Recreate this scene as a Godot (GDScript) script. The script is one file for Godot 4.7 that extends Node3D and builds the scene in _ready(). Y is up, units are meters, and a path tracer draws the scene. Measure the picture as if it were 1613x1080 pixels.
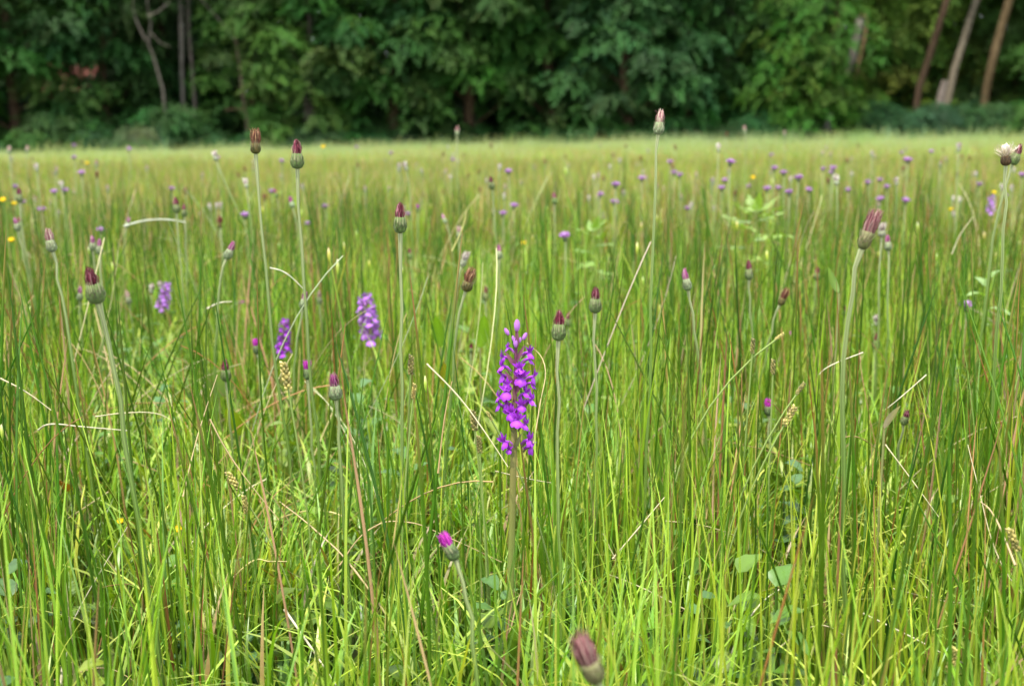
extends Node3D
# A damp summer meadow of rushes with one marsh orchid in focus, thistle heads all round it and a dark wood behind.

const F := 1712.6          # focal length in pixels of the 1613 x 1080 photograph
const EYE := 0.52          # camera height
var cam_at: Transform3D
var cam_inv: Transform3D
var rng := RandomNumberGenerator.new()
var taken := {}
var M := {}
var keep: Array = []       # sight lines that stay free of chance stems: [x, y, rx, ry, depth]
var heads := {}

# ---------------------------------------------------------------- mesh helper
class Geo:
	var v := PackedVector3Array()
	var c := PackedColorArray()
	var ix := PackedInt32Array()
	func vert(p: Vector3, col: Color) -> int:
		v.append(p)
		c.append(col)
		return v.size() - 1
	func tri(a: int, b: int, d: int) -> void:
		ix.append(a)
		ix.append(b)
		ix.append(d)
	func quad(a: int, b: int, d: int, e: int) -> void:
		tri(a, b, d)
		tri(a, d, e)
	func ribbon(pts: Array, sides: Array, cols: Array) -> void:
		var p0 := -1
		for i in pts.size():
			var a := vert(pts[i] - sides[i], cols[i])
			var b := vert(pts[i] + sides[i], cols[i])
			if i > 0:
				quad(p0, p0 + 1, b, a)
			p0 = a
	func tube(pts: Array, radii: Array, n: int, cols: Array, rib := 0.0) -> void:
		var prev := -1
		var side := Vector3.ZERO
		for i in pts.size():
			var t: Vector3 = (pts[mini(i + 1, pts.size() - 1)] - pts[maxi(i - 1, 0)]).normalized()
			if side == Vector3.ZERO:
				side = t.cross(Vector3(0.31, 0.2, 0.93)).normalized()
			side = (side - t * side.dot(t)).normalized()
			var other := t.cross(side)
			var first := v.size()
			for k in n:
				var a := TAU * k / n
				var col: Color = cols[i]
				if rib > 0.0 and k % 2 == 1:
					col = Color(col.r * (1.0 - rib), col.g * (1.0 - rib), col.b * (1.0 - rib))
				vert(pts[i] + (side * cos(a) + other * sin(a)) * radii[i], col)
			if prev >= 0:
				for k in n:
					var k2 := (k + 1) % n
					quad(prev + k, first + k, first + k2, prev + k2)
			prev = first
	func leaf(xf: Transform3D, length: float, width: float, fold: float, droop: float, n: int, base: Color, tip: Color, vein: Color) -> void:
		# a blade with a folded midrib, from the origin along +z of xf
		var row := -1
		for i in n + 1:
			var t := float(i) / n
			var w := width * 0.5 * pow(sin(PI * pow(t, 0.72)), 0.8) if i > 0 and i < n else width * 0.02
			var y := -droop * t * t * length + 0.15 * droop * sin(t * PI) * length
			var ripple := 0.03 * width * (1.0 if i % 2 == 0 else -1.0)
			var col := base.lerp(tip, t)
			var a := vert(xf * Vector3(-w, y + fold * w + ripple, t * length), col)
			vert(xf * Vector3(0, y, t * length), col.lerp(vein, 0.6))
			vert(xf * Vector3(w, y + fold * w + ripple, t * length), col)
			if row >= 0:
				quad(row, a, a + 1, row + 1)
				quad(row + 1, a + 1, a + 2, row + 2)
			row = a
	func lathe(xf: Transform3D, prof: Array, n: int, cols: Array) -> void:
		var prev := -1
		for i in prof.size():
			var first := v.size()
			for k in n:
				var a := TAU * k / n
				vert(xf * Vector3(cos(a) * prof[i].x, prof[i].y, sin(a) * prof[i].x), cols[i])
			if prev >= 0:
				for k in n:
					var k2 := (k + 1) % n
					quad(prev + k, first + k, first + k2, prev + k2)
			prev = first
	func mesh() -> ArrayMesh:
		var nn := PackedVector3Array()
		nn.resize(v.size())
		for i in range(0, ix.size(), 3):
			var a := ix[i]
			var b := ix[i + 1]
			var d := ix[i + 2]
			var f := (v[d] - v[a]).cross(v[b] - v[a])
			nn[a] += f
			nn[b] += f
			nn[d] += f
		for i in nn.size():
			nn[i] = nn[i].normalized() if nn[i].length_squared() > 1e-24 else Vector3.UP
		var arr := []
		arr.resize(Mesh.ARRAY_MAX)
		arr[Mesh.ARRAY_VERTEX] = v
		arr[Mesh.ARRAY_NORMAL] = nn
		arr[Mesh.ARRAY_COLOR] = c
		arr[Mesh.ARRAY_INDEX] = ix
		var m := ArrayMesh.new()
		m.add_surface_from_arrays(Mesh.PRIMITIVE_TRIANGLES, arr)
		return m

# ---------------------------------------------------------------- places, names
func at(px: float, py: float, depth: float) -> Vector3:
	return cam_at * Vector3((px - 806.5) / F * depth, (540.0 - py) / F * depth, -depth)

func seen(p: Vector3) -> Vector3:
	var q := cam_inv * p
	return Vector3(806.5 + q.x / -q.z * F, 540.0 - q.y / -q.z * F, -q.z)

func numbered(called: String) -> String:
	var n: int = taken.get(called, 0)
	taken[called] = n + 1
	return called if n == 0 else "%s_%03d" % [called, n]

func thing(called: String, label: String, category: String, where := Vector3.ZERO, group := "") -> Node3D:
	var o := Node3D.new()
	o.name = numbered(called)
	add_child(o)
	o.position = where
	o.set_meta("label", label)
	o.set_meta("category", category)
	if group != "":
		o.set_meta("group", group)
	return o

func part(called: String, mesh: Mesh, mat: Material, parent: Node3D, xf := Transform3D()) -> MeshInstance3D:
	var o := MeshInstance3D.new()
	o.name = called
	o.mesh = mesh
	o.material_override = mat
	o.transform = xf
	parent.add_child(o, true)
	return o

func scatter(called: String, mesh: Mesh, mat: Material, parent: Node3D, xfs: Array, tints: Array) -> MultiMeshInstance3D:
	var mm := MultiMesh.new()
	mm.transform_format = MultiMesh.TRANSFORM_3D
	mm.use_colors = true
	mm.mesh = mesh
	mm.instance_count = xfs.size()
	for i in xfs.size():
		mm.set_instance_transform(i, xfs[i])
		mm.set_instance_color(i, tints[i])
	var o := MultiMeshInstance3D.new()
	o.name = called
	o.multimesh = mm
	o.material_override = mat
	o.set_meta("kind", "stuff")
	parent.add_child(o, true)
	return o

func stuff(called: String, label: String, category: String) -> Node3D:
	var o := thing(called, label, category)
	o.set_meta("kind", "stuff")
	return o

func matte(rough: float, through := 0.0, spec := 0.5) -> StandardMaterial3D:
	var m := StandardMaterial3D.new()
	m.vertex_color_use_as_albedo = true
	m.roughness = rough
	m.metallic_specular = spec
	m.cull_mode = BaseMaterial3D.CULL_DISABLED
	if through > 0.0:
		m.backlight_enabled = true
		m.backlight = Color(0.95, 1.0, 0.45) * (2.0 * through)
	return m

func r(a: float, b: float) -> float:
	return rng.randf_range(a, b)

func shade(col: Color, k: float) -> Color:
	return Color(col.r * k, col.g * k, col.b * k)

func mixed(list: Array, jit := 0.2) -> Color:
	return shade(list[rng.randi() % list.size()], r(1.0 - jit, 1.0 + jit))

func bezier(a: Vector3, b: Vector3, d: Vector3, n: int) -> Array:
	var out := []
	for i in n + 1:
		var t := float(i) / n
		out.append(a.lerp(b, t).lerp(b.lerp(d, t), t))
	return out

func fill(n: int, value) -> Array:
	var a := []
	a.resize(n)
	a.fill(value)
	return a

func frame_to(up: Vector3, spin := 0.0) -> Basis:
	var y := up.normalized()
	var x := y.cross(Vector3(0.0, 0.0, 1.0)).normalized() if absf(y.z) < 0.95 else y.cross(Vector3.RIGHT).normalized()
	return Basis(y, spin) * Basis(x, y, x.cross(y))

# ---------------------------------------------------------------- grass and rushes
const GREENS := [Color(0.20, 0.325, 0.022), Color(0.155, 0.285, 0.02), Color(0.27, 0.38, 0.032), Color(0.115, 0.225, 0.018), Color(0.31, 0.38, 0.055), Color(0.145, 0.265, 0.045)]
const RUSH := [Color(0.062, 0.135, 0.010), Color(0.088, 0.17, 0.012), Color(0.036, 0.092, 0.010), Color(0.125, 0.20, 0.016), Color(0.07, 0.12, 0.018)]
const STRAW := [Color(0.34, 0.24, 0.105), Color(0.42, 0.33, 0.17), Color(0.28, 0.16, 0.06), Color(0.36, 0.30, 0.14), Color(0.27, 0.11, 0.04)]
const BROWN_TIP := Color(0.26, 0.13, 0.045)

func blade(g: Geo, base: Vector3, h: float, w: float, bend: float, az: float, low: Color, high: Color, segs: int) -> void:
	var out := Vector3(cos(az), 0, sin(az))
	var side := Vector3(-sin(az + r(-0.5, 0.5)), 0, cos(az)).normalized()
	var pts := []
	var sides := []
	var cols := []
	for i in segs + 1:
		var t := float(i) / segs
		pts.append(base + Vector3.UP * h * (t - 0.45 * bend * t * t * t) + out * h * bend * 0.75 * t * t)
		sides.append(side * w * 0.5 * (1.0 - pow(t, 2.2) * 0.96))
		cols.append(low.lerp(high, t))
	g.ribbon(pts, sides, cols)

func tuft(n: int, radius: float, hmin: float, hmax: float, wmin: float, wmax: float, bendmax: float, segs: int, palette: Array, dead := 0.08) -> ArrayMesh:
	var g := Geo.new()
	for i in n:
		var a := r(0, TAU)
		var q := radius * sqrt(rng.randf())
		var p := Vector3(cos(a) * q, -0.01, sin(a) * q)
		var col := mixed(palette)
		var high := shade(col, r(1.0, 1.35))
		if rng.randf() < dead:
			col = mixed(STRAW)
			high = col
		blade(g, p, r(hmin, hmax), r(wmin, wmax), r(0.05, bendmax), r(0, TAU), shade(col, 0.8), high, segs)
	return g.mesh()

func rush_into(g: Geo, base: Vector3, h: float, rad: float, lean: Vector3, sag: float, col: Color, tip: Color, segs: int, sides: int) -> void:
	var pts := []
	var radii := []
	var cols := []
	var wob := Vector3(r(-1, 1), 0, r(-1, 1)) * 0.008
	for i in segs + 1:
		var t := float(i) / segs
		pts.append(base + Vector3.UP * h * (t - sag * 0.3 * t * t) + lean * h * (t * 0.6 + sag * t * t) + wob * sin(t * PI))
		radii.append(rad * (1.0 - 0.25 * t) * (1.0 if t < 0.84 else lerpf(1.0, 0.12, (t - 0.84) / 0.16)))
		cols.append(col.lerp(tip, clampf((t - 0.8) / 0.16, 0, 1)) if t > 0.1 else col.lerp(Color(0.2, 0.24, 0.07), 0.5))
	g.tube(pts, radii, sides, cols)

var rush_lean := Vector3.ZERO

func rush_stem(kind: int) -> ArrayMesh:
	var g := Geo.new()
	var az := r(0, TAU)
	var lean := Vector3(cos(az), 0, sin(az)) * (r(0.03, 0.2) if rng.randf() < 0.75 else r(0.3, 0.6))
	rush_lean = lean * 0.42
	var col := mixed(RUSH, 0.12) if rng.randf() < 0.5 else Color(0.048, 0.105, 0.006) * r(0.8, 1.15)
	col.a = 1.0
	var tip := col
	if kind == 1:
		tip = BROWN_TIP
	if kind == 2:
		col = mixed(STRAW)
		tip = shade(col, 0.75)
	if kind == 3:
		col = Color(0.13, 0.25, 0.02)
		tip = Color(0.32, 0.36, 0.04)
	rush_into(g, Vector3(0, -0.01, 0), 0.42 if kind != 2 else 0.37, r(0.0011, 0.0018) if kind != 3 else 0.0019, lean, r(0.0, 0.22), col, tip, 9, 5)
	if kind == 3:
		# the pale sheathed tip of a young shoot
		var top := Vector3.UP * 0.36 + lean * 0.24
		g.lathe(Transform3D(Basis(), top), [Vector2(0.001, 0), Vector2(0.0019, 0.006), Vector2(0.0022, 0.012), Vector2(0.0014, 0.018), Vector2(0.0003, 0.021)], 6, [col, Color(0.36, 0.44, 0.05), Color(0.5, 0.54, 0.1), Color(0.7, 0.68, 0.3), Color(0.75, 0.62, 0.35)])
	return g.mesh()

func rush_patch(n: int, radius: float, sides: int, hk: float, wk: float) -> ArrayMesh:
	var g := Geo.new()
	for i in n:
		var a := r(0, TAU)
		var q := radius * sqrt(rng.randf())
		var az := r(0, TAU)
		var dead := rng.randf()
		var col := mixed(RUSH)
		var tip: Color = BROWN_TIP if rng.randf() < 0.5 else col
		if dead < 0.27:
			col = shade(mixed(STRAW), 1.25)
			tip = col
		elif dead < 0.62:
			col = mixed(GREENS)
			tip = shade(col, 1.1)
		rush_into(g, Vector3(cos(a) * q, -0.01, sin(a) * q), r(0.32, 0.45) * hk, r(0.0010, 0.0016) * wk, Vector3(cos(az), 0, sin(az)) * r(0.02, 0.25), r(0, 0.15), col, tip, 5, sides)
	return g.mesh()

func plume_patch(n: int, radius: float) -> ArrayMesh:
	# flowering grass: thin culms with a loose feathery panicle
	var g := Geo.new()
	for i in n:
		var a := r(0, TAU)
		var q := radius * sqrt(rng.randf())
		var b := Vector3(cos(a) * q, 0, sin(a) * q)
		var h := r(0.28, 0.43)
		var az := r(0, TAU)
		var lean := Vector3(cos(az), 0, sin(az)) * r(0.02, 0.15)
		var col := Color(0.27, 0.36, 0.07)
		rush_into(g, b, h, 0.0011, lean, 0.1, col, Color(0.44, 0.42, 0.17), 4, 3)
		for k in 9:
			var t := 0.72 + 0.03 * k
			var p := b + Vector3.UP * h * t + lean * h * t * 0.65
			blade(g, p, r(0.02, 0.045) * (1.25 - t * 0.6), 0.004, 0.7, r(0, TAU), Color(0.34, 0.40, 0.15), Color(0.45, 0.46, 0.22), 2)
	return g.mesh()

func clear_of_sight(base: Vector3, top: Vector3, pad := 0.0) -> bool:
	var d := seen(base.lerp(top, 0.7)).z
	for i in 9:
		var q := seen(base.lerp(top, 0.2 + 0.1 * i))
		for k in keep:
			if d < k[4] + 0.02 and absf(q.x - k[0]) < k[2] + pad and absf(q.y - k[1]) < k[3]:
				return false
	return true

func spread(d0: float, d1: float, count: int) -> Array:
	# ground points, evenly dense, over the wedge that the lens sees and a good step to either side
	var out := []
	var side := 1.7
	var widest := 1.235 * d1 + side
	var share := (0.6175 * (d1 * d1 - d0 * d0) + side * (d1 - d0)) / (0.6175 * (d1 * d1 - d0 * d0) + 0.25 * (d1 - d0))
	for i in int(count * share):
		var d := d0
		for k in 20:
			d = r(d0, d1)
			if rng.randf() < (1.235 * d + side) / widest:
				break
		out.append(Vector3(r(-0.5, 0.5) * (1.235 * d + side), 0, -d))
	return out

func far_height(p: Vector3) -> float:
	# the growth gets lower towards the far left end of the meadow
	return lerpf(1.0, clampf(0.98 + 0.03 * p.x, 0.6, 1.08), clampf((-p.z - 12.0) / 10.0, 0, 1))

func grow_meadow() -> void:
	var noise := FastNoiseLite.new()
	noise.seed = 7
	noise.frequency = 1.5
	var slow := FastNoiseLite.new()
	slow.seed = 11
	slow.frequency = 0.12
	# --- understorey grass
	var grass := stuff("grass", "bright yellow-green meadow grass growing between the rushes", "grass")
	for kind in 5:
		var pal: Array = GREENS if kind < 4 else [GREENS[2], GREENS[4]]
		var tall := kind >= 2
		var m := tuft(26, 0.06, 0.10, 0.25, 0.002, 0.0055 if kind < 1 else 0.008, 0.8, 6, pal, 0.05) if not tall else tuft(15, 0.05, 0.17, 0.35, 0.0017, 0.0037, 0.32, 7, pal, 0.12)
		var xs := []
		var ts := []
		for p in spread(0.52, 4.2, 1500 if kind < 2 else 1900):
			var k := 1.0 + 0.25 * noise.get_noise_2d(p.x * 2.0, p.z * 2.0)
			if tall and not clear_of_sight(p, p + Vector3(0, 0.36, 0), 14.0):
				continue
			xs.append(Transform3D(Basis(Vector3.UP, r(0, TAU)).scaled(Vector3(1, r(0.75, 1.05) * k, 1)), p))
			ts.append(Color(r(0.85, 1.2), r(0.9, 1.1), r(0.7, 1.2)))
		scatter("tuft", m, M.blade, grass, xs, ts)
	for kind in 4:
		var m := tuft(60, 0.15, 0.14, 0.33, 0.003, 0.006, 0.6, 4, GREENS, 0.24)
		var xs := []
		var ts := []
		for p in spread(4.0, 12.0, 1700):
			xs.append(Transform3D(Basis(Vector3.UP, r(0, TAU)).scaled(Vector3(1, r(0.8, 1.15), 1)), p))
			var k := 1.0 + 0.35 * slow.get_noise_2d(p.x * 3.0, p.z * 3.0)
			ts.append(Color(r(0.9, 1.25) * k, r(0.9, 1.1) * k, r(0.8, 1.2)))
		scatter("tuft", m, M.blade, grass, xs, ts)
	for kind in 3:
		var m := tuft(80, 0.3, 0.2, 0.40, 0.006, 0.012, 0.7, 3, [Color(0.26, 0.355, 0.075), Color(0.22, 0.31, 0.06), Color(0.31, 0.38, 0.11)], 0.2)
		var xs := []
		var ts := []
		for p in spread(11.5, 29.5, 2000):
			xs.append(Transform3D(Basis(Vector3.UP, r(0, TAU)).scaled(Vector3(1, r(0.8, 1.1) * far_height(p), 1)), p))
			var k := 1.0 + 0.3 * slow.get_noise_2d(p.x * 2.0, p.z * 4.0)
			ts.append(Color(r(0.9, 1.2) * k, r(0.9, 1.1) * k, r(0.8, 1.2)))
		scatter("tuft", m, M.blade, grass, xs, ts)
	# --- rushes
	var rushes := stuff("rushes", "thin upright rushes with brown tips standing all over the meadow", "rushes")
	for kind in 20:
		var sort: int = [0, 0, 0, 0, 0, 1, 1, 2, 2, 3][kind % 10]
		var m := rush_stem(sort)
		var xs := []
		var ts := []
		for p in spread(0.9 if sort == 3 else 0.56, 4.4, 880 if sort < 2 else 720 if sort == 2 else 100):
			var dense := 0.62 + 0.9 * noise.get_noise_2d(p.x, p.z) + (0.3 if absf(p.x + p.z * 0.02) > 0.18 else -0.12)
			if rng.randf() > dense or (p.z > -0.78 and p.x < 0.1 and rng.randf() < 0.75):
				continue
			var s := r(0.64, 1.03)
			if rng.randf() < 0.06:
				s *= 1.2
			var b := Basis(Vector3.UP, r(0, TAU)) * Basis(Vector3.RIGHT, r(-0.1, 0.1))
			var xf := Transform3D(b.scaled(Vector3(s, s, s)), p)
			if not clear_of_sight(p, xf * (Vector3(0, 0.42, 0) + rush_lean * 0.72), 3.0):
				continue
			xs.append(xf)
			ts.append(Color(r(0.8, 1.25), r(0.85, 1.15), r(0.8, 1.2)))
		scatter("stem", m, M.rush, rushes, xs, ts)
	for kind in 5:
		var m := rush_patch(20, 0.16, 3, 0.82, 1.1)
		var xs := []
		var ts := []
		for p in spread(4.0, 12.0, 900):
			xs.append(Transform3D(Basis(Vector3.UP, r(0, TAU)).scaled(Vector3(1, r(0.8, 1.05), 1)), p))
			ts.append(Color(r(0.9, 1.3), r(0.9, 1.15), r(0.8, 1.3)))
		scatter("stem_patch", m, M.rush, rushes, xs, ts)
	for kind in 3:
		var m := rush_patch(40, 0.4, 3, 0.85, 1.8)
		var xs := []
		var ts := []
		for p in spread(11.5, 24.0, 560):
			xs.append(Transform3D(Basis(Vector3.UP, r(0, TAU)).scaled(Vector3(1, r(0.75, 1.0) * far_height(p), 1)), p))
			ts.append(Color(r(1.0, 1.5), r(0.95, 1.2), r(0.9, 1.4)))
		scatter("stem_patch", m, M.rush, rushes, xs, ts)
	# --- flowering grass towards the wood
	var plumes := stuff("flowering_grass", "pale feathery flowering grass along the far side of the meadow", "grass")
	for kind in 3:
		var m := plume_patch(30, 0.4)
		var xs := []
		var ts := []
		for p in spread(13.0, 29.8, 900):
			if rng.randf() > (-p.z - 9.0) / 16.0:
				continue
			xs.append(Transform3D(Basis(Vector3.UP, r(0, TAU)).scaled(Vector3(1, (r(0.75, 1.1) if rng.randf() < 0.82 else r(1.1, 1.45)) * far_height(p), 1)), p))
			ts.append(Color(r(0.85, 1.15), r(0.9, 1.15), r(0.8, 1.2)))
		scatter("plume", m, M.blade, plumes, xs, ts)
	# --- low broad leaves close to the ground
	var cover := stuff("ground_cover", "low broad-leaved plants under the grass at the meadow floor", "ground cover")
	for kind in 4:
		var g := Geo.new()
		for i in 9:
			var a := r(0, TAU)
			var up := r(0.03, 0.13)
			var b := Basis(Vector3.UP, a) * Basis(Vector3.RIGHT, r(-0.9, 0.1))
			var col: Color = [Color(0.11, 0.23, 0.02), Color(0.17, 0.28, 0.025), Color(0.10, 0.2, 0.045), Color(0.2, 0.27, 0.02)][kind]
			col = shade(col, r(0.5, 0.85))
			g.leaf(Transform3D(b, Vector3(cos(a) * 0.01, up, sin(a) * 0.01)), r(0.016, 0.042), r(0.009, 0.019), 0.3, 0.25, 6, col, shade(col, 1.1), shade(col, 1.4))
			g.tube([Vector3(cos(a), 0, sin(a)) * 0.004, Vector3(cos(a) * 0.01, up, sin(a) * 0.01)], [0.0008, 0.0007], 4, [col, col])
		var m := g.mesh()
		var xs := []
		var ts := []
		for p in spread(0.7, 3.2, 300):
			if noise.get_noise_2d(p.x * 1.7 + 9.0 * kind, p.z * 1.7) < -0.05:
				continue
			var s := r(0.7, 1.35)
			xs.append(Transform3D(Basis(Vector3.UP, r(0, TAU)).scaled(Vector3(s, s, s)), p))
			ts.append(Color(r(0.85, 1.2), r(0.9, 1.1), r(0.8, 1.3)))
		scatter("leaf_clump", m, M.blade, cover, xs, ts)
	# --- litter of thin dead stalks
	var dead := stuff("dry_grass", "thin dead straw and bent dry blades tangled in the grass", "dry grass")
	for kind in 4:
		var g := Geo.new()
		for i in 6:
			var az := r(0, TAU)
			var p0 := Vector3(r(-0.1, 0.1), r(0.02, 0.2), r(-0.1, 0.1))
			var dir := Vector3(cos(az), r(0.0, 2.2), sin(az)).normalized()
			var l := r(0.05, 0.12)
			var p1 := p0 + dir * l + Vector3(0, r(-0.03, 0.05), 0)
			var p2 := p1 + (dir + Vector3(r(-0.5, 0.5), -0.4, r(-0.5, 0.5))).normalized() * l * 0.8
			var col := mixed(STRAW)
			g.tube(bezier(p0, p1, p2, 7), fill(8, r(0.0004, 0.0008)), 4, fill(8, col))
		var m := g.mesh()
		var xs := []
		var ts := []
		for p in spread(1.05, 4.5, 40):
			xs.append(Transform3D(Basis(Vector3.UP, r(0, TAU)), p))
			ts.append(Color(r(0.9, 1.4), r(0.9, 1.4), r(0.9, 1.4)))
		scatter("stalk", m, M.straw, dead, xs, ts)

# ---------------------------------------------------------------- thistles
# style: [real height, base colours, bract tip, tuft colours, tuft base r, bulge r, tip r, strands, tuft start, involucre r]
const STYLE := {
	"maroon": [0.027, [Color(0.12, 0.17, 0.05), Color(0.16, 0.2, 0.08)], Color(0.10, 0.035, 0.045), [Color(0.14, 0.018, 0.035), Color(0.22, 0.045, 0.07), Color(0.07, 0.008, 0.014), Color(0.14, 0.018, 0.035), Color(0.40, 0.17, 0.19)], 0.15, 0.19, 0.04, 46, 0.46, 0.235],
	"brown": [0.026, [Color(0.13, 0.10, 0.03), Color(0.08, 0.08, 0.02)], Color(0.05, 0.03, 0.02), [Color(0.19, 0.06, 0.04), Color(0.28, 0.12, 0.06), Color(0.09, 0.025, 0.018), Color(0.45, 0.26, 0.14)], 0.17, 0.26, 0.17, 60, 0.36, 0.22],
	"pink": [0.028, [Color(0.20, 0.19, 0.08), Color(0.14, 0.15, 0.05)], Color(0.14, 0.06, 0.05), [Color(0.30, 0.13, 0.13), Color(0.19, 0.05, 0.065), Color(0.42, 0.25, 0.22)], 0.16, 0.21, 0.17, 90, 0.38, 0.175],
	"pale": [0.026, [Color(0.20, 0.24, 0.12), Color(0.26, 0.29, 0.17)], Color(0.22, 0.10, 0.10), [Color(0.48, 0.31, 0.27), Color(0.33, 0.11, 0.14), Color(0.54, 0.43, 0.34)], 0.14, 0.19, 0.09, 40, 0.42, 0.215],
	"violet": [0.025, [Color(0.24, 0.29, 0.15), Color(0.18, 0.23, 0.10)], Color(0.13, 0.05, 0.08), [Color(0.36, 0.08, 0.22), Color(0.55, 0.3, 0.38), Color(0.28, 0.05, 0.16)], 0.14, 0.17, 0.08, 40, 0.45, 0.23],
	"magenta": [0.022, [Color(0.12, 0.17, 0.06), Color(0.09, 0.13, 0.05)], Color(0.06, 0.03, 0.05), [Color(0.50, 0.035, 0.40), Color(0.36, 0.02, 0.30), Color(0.60, 0.07, 0.46)], 0.14, 0.2, 0.17, 56, 0.46, 0.2],
	"bloom": [0.021, [Color(0.12, 0.15, 0.07), Color(0.14, 0.12, 0.09)], Color(0.08, 0.04, 0.06), [Color(0.53, 0.24, 0.62), Color(0.45, 0.17, 0.56), Color(0.62, 0.34, 0.68)], 0.22, 0.5, 0.62, 90, 0.4, 0.27],
	"down": [0.024, [Color(0.13, 0.07, 0.035), Color(0.09, 0.05, 0.025)], Color(0.05, 0.03, 0.02), [Color(0.78, 0.66, 0.56), Color(0.7, 0.52, 0.45), Color(0.85, 0.77, 0.68)], 0.13, 0.3, 0.62, 70, 0.36, 0.2],
	"white": [0.022, [Color(0.3, 0.32, 0.2), Color(0.4, 0.38, 0.28)], Color(0.3, 0.2, 0.15), [Color(0.56, 0.47, 0.41), Color(0.45, 0.3, 0.28), Color(0.64, 0.58, 0.52)], 0.17, 0.3, 0.24, 50, 0.36, 0.24],
}

func head_meshes(style: String, fine: bool) -> Array:
	var key := style + ("+" if fine else "-")
	if heads.has(key):
		return heads[key][rng.randi() % heads[key].size()]
	var s: Array = STYLE[style]
	var all := []
	for variant in (3 if fine else 2):
		var g := Geo.new()
		var n := 14 if fine else 8
		var ri: float = s[9]
		var y0: float = s[8]
		var prof := [Vector2(0.05, 0.0), Vector2(ri * 0.72, 0.035), Vector2(ri, y0 * 0.34), Vector2(ri * 0.98, y0 * 0.55), Vector2(ri * 0.86, y0 * 0.8), Vector2(s[4] * 1.16, y0 * 1.15), Vector2(s[4] * 0.6, y0 * 1.17)]
		var dark: Color = s[1][1]
		g.lathe(Transform3D(), prof, n, [shade(dark, 0.55), shade(dark, 0.65), shade(s[1][0], 0.75), shade(s[1][0], 0.75), shade(s[1][0], 0.8), s[1][0], s[1][0]])
		if fine:
			for row in 6:
				for k in 11:
					var a := TAU * (k + 0.5 * (row % 2)) / 11 + r(-0.1, 0.1)
					var y := y0 * (0.06 + 0.15 * row)
					var along := [0.62, 0.88, 1.0, 1.0, 0.93, 0.8]
					var rr: float = ri * along[row] + 0.006
					var out := Vector3(cos(a), 0, sin(a))
					var tang := Vector3(-sin(a), 0, cos(a))
					var l := y0 * r(0.26, 0.36)
					var bcol: Color = s[1][rng.randi() % 2]
					bcol = shade(bcol, r(0.45, 1.25))
					var up := Vector3.UP * l + out * (0.05 - 0.022 * row) * r(0.6, 1.2)
					var p := out * rr + Vector3.UP * y
					g.ribbon([p, p + up * 0.55 + out * 0.012, p + up + out * 0.02], [tang * -0.034, tang * -0.028, tang * -0.004], [shade(bcol, 0.85), bcol, s[2]])
			for k in 30:
				# pale hair-fine tips that reach up from the cup over the foot of the tuft
				var a := r(0, TAU)
				var out := Vector3(cos(a), 0, sin(a))
				var tang := Vector3(-sin(a), 0, cos(a)) * -0.007
				var y := y0 * r(0.5, 0.8)
				g.ribbon([out * ri * 0.97 + Vector3.UP * y, out * s[5] * r(1.0, 1.25) + Vector3.UP * (y + y0 * 0.4), out * s[5] * r(0.85, 1.35) + Vector3.UP * (y + y0 * r(0.55, 0.8))], [tang, tang, tang * 0.3], fill(3, shade(s[1][0].lerp(Color(0.5, 0.42, 0.26), 0.5), r(0.6, 1.2))))
		var t := Geo.new()
		var cols: Array = s[3]
		var core := shade(cols[2], 0.55)
		t.lathe(Transform3D(), [Vector2(s[4] * 0.8, y0), Vector2(s[5] * 0.5, lerpf(y0, 1.0, 0.35)), Vector2(lerpf(s[5], s[6], 0.7) * 0.35, lerpf(y0, 1.0, 0.65)), Vector2(0.01, lerpf(y0, 1.0, 0.78))], 8, [core, core, core, core])
		var n_strands: int = s[7] * (2 if fine else 1)
		var w := 0.0135 if fine else 0.05
		if style == "down":
			w *= 0.7
		for i in n_strands:
			var a := r(0, TAU)
			var q := sqrt(r(0.25, 1.0))
			var out := Vector3(cos(a), 0, sin(a))
			var side := Vector3(-sin(a), 0, cos(a)).rotated(Vector3.UP, r(-0.9, 0.9)) * -w
			var y1 := lerpf(y0, 1.0, r(0.62, 1.06)) - (0.30 * q * q * r(0.6, 1.3) if s[6] > 0.5 else 0.0)
			var wild := 0.045 if rng.randf() < 0.66 else 0.12
			var tipo: Vector3 = out * s[6] * q * (r(0.55, 1.1) if style == "down" else 1.0) + Vector3(r(-1, 1), 0, r(-1, 1)) * wild
			var col := shade(mixed(cols, 0.42), 0.85)
			t.ribbon([out * s[4] * q + Vector3.UP * y0 * 0.95, out * s[5] * q * r(0.8, 1.12) + Vector3.UP * lerpf(y0, y1, 0.5), out * lerpf(s[5], s[6], 0.6) * q * r(0.8, 1.25) + Vector3(r(-1, 1), r(-1, 1), r(-1, 1)) * 0.025 + Vector3.UP * lerpf(y0, y1, 0.8), tipo + Vector3.UP * y1], [side * 0.8, side, side * 0.9, side * 0.25], [shade(col, 0.8), col, col, shade(col, 1.15)])
		all.append([g.mesh(), t.mesh()])
	heads[key] = all
	return all[0]

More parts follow.
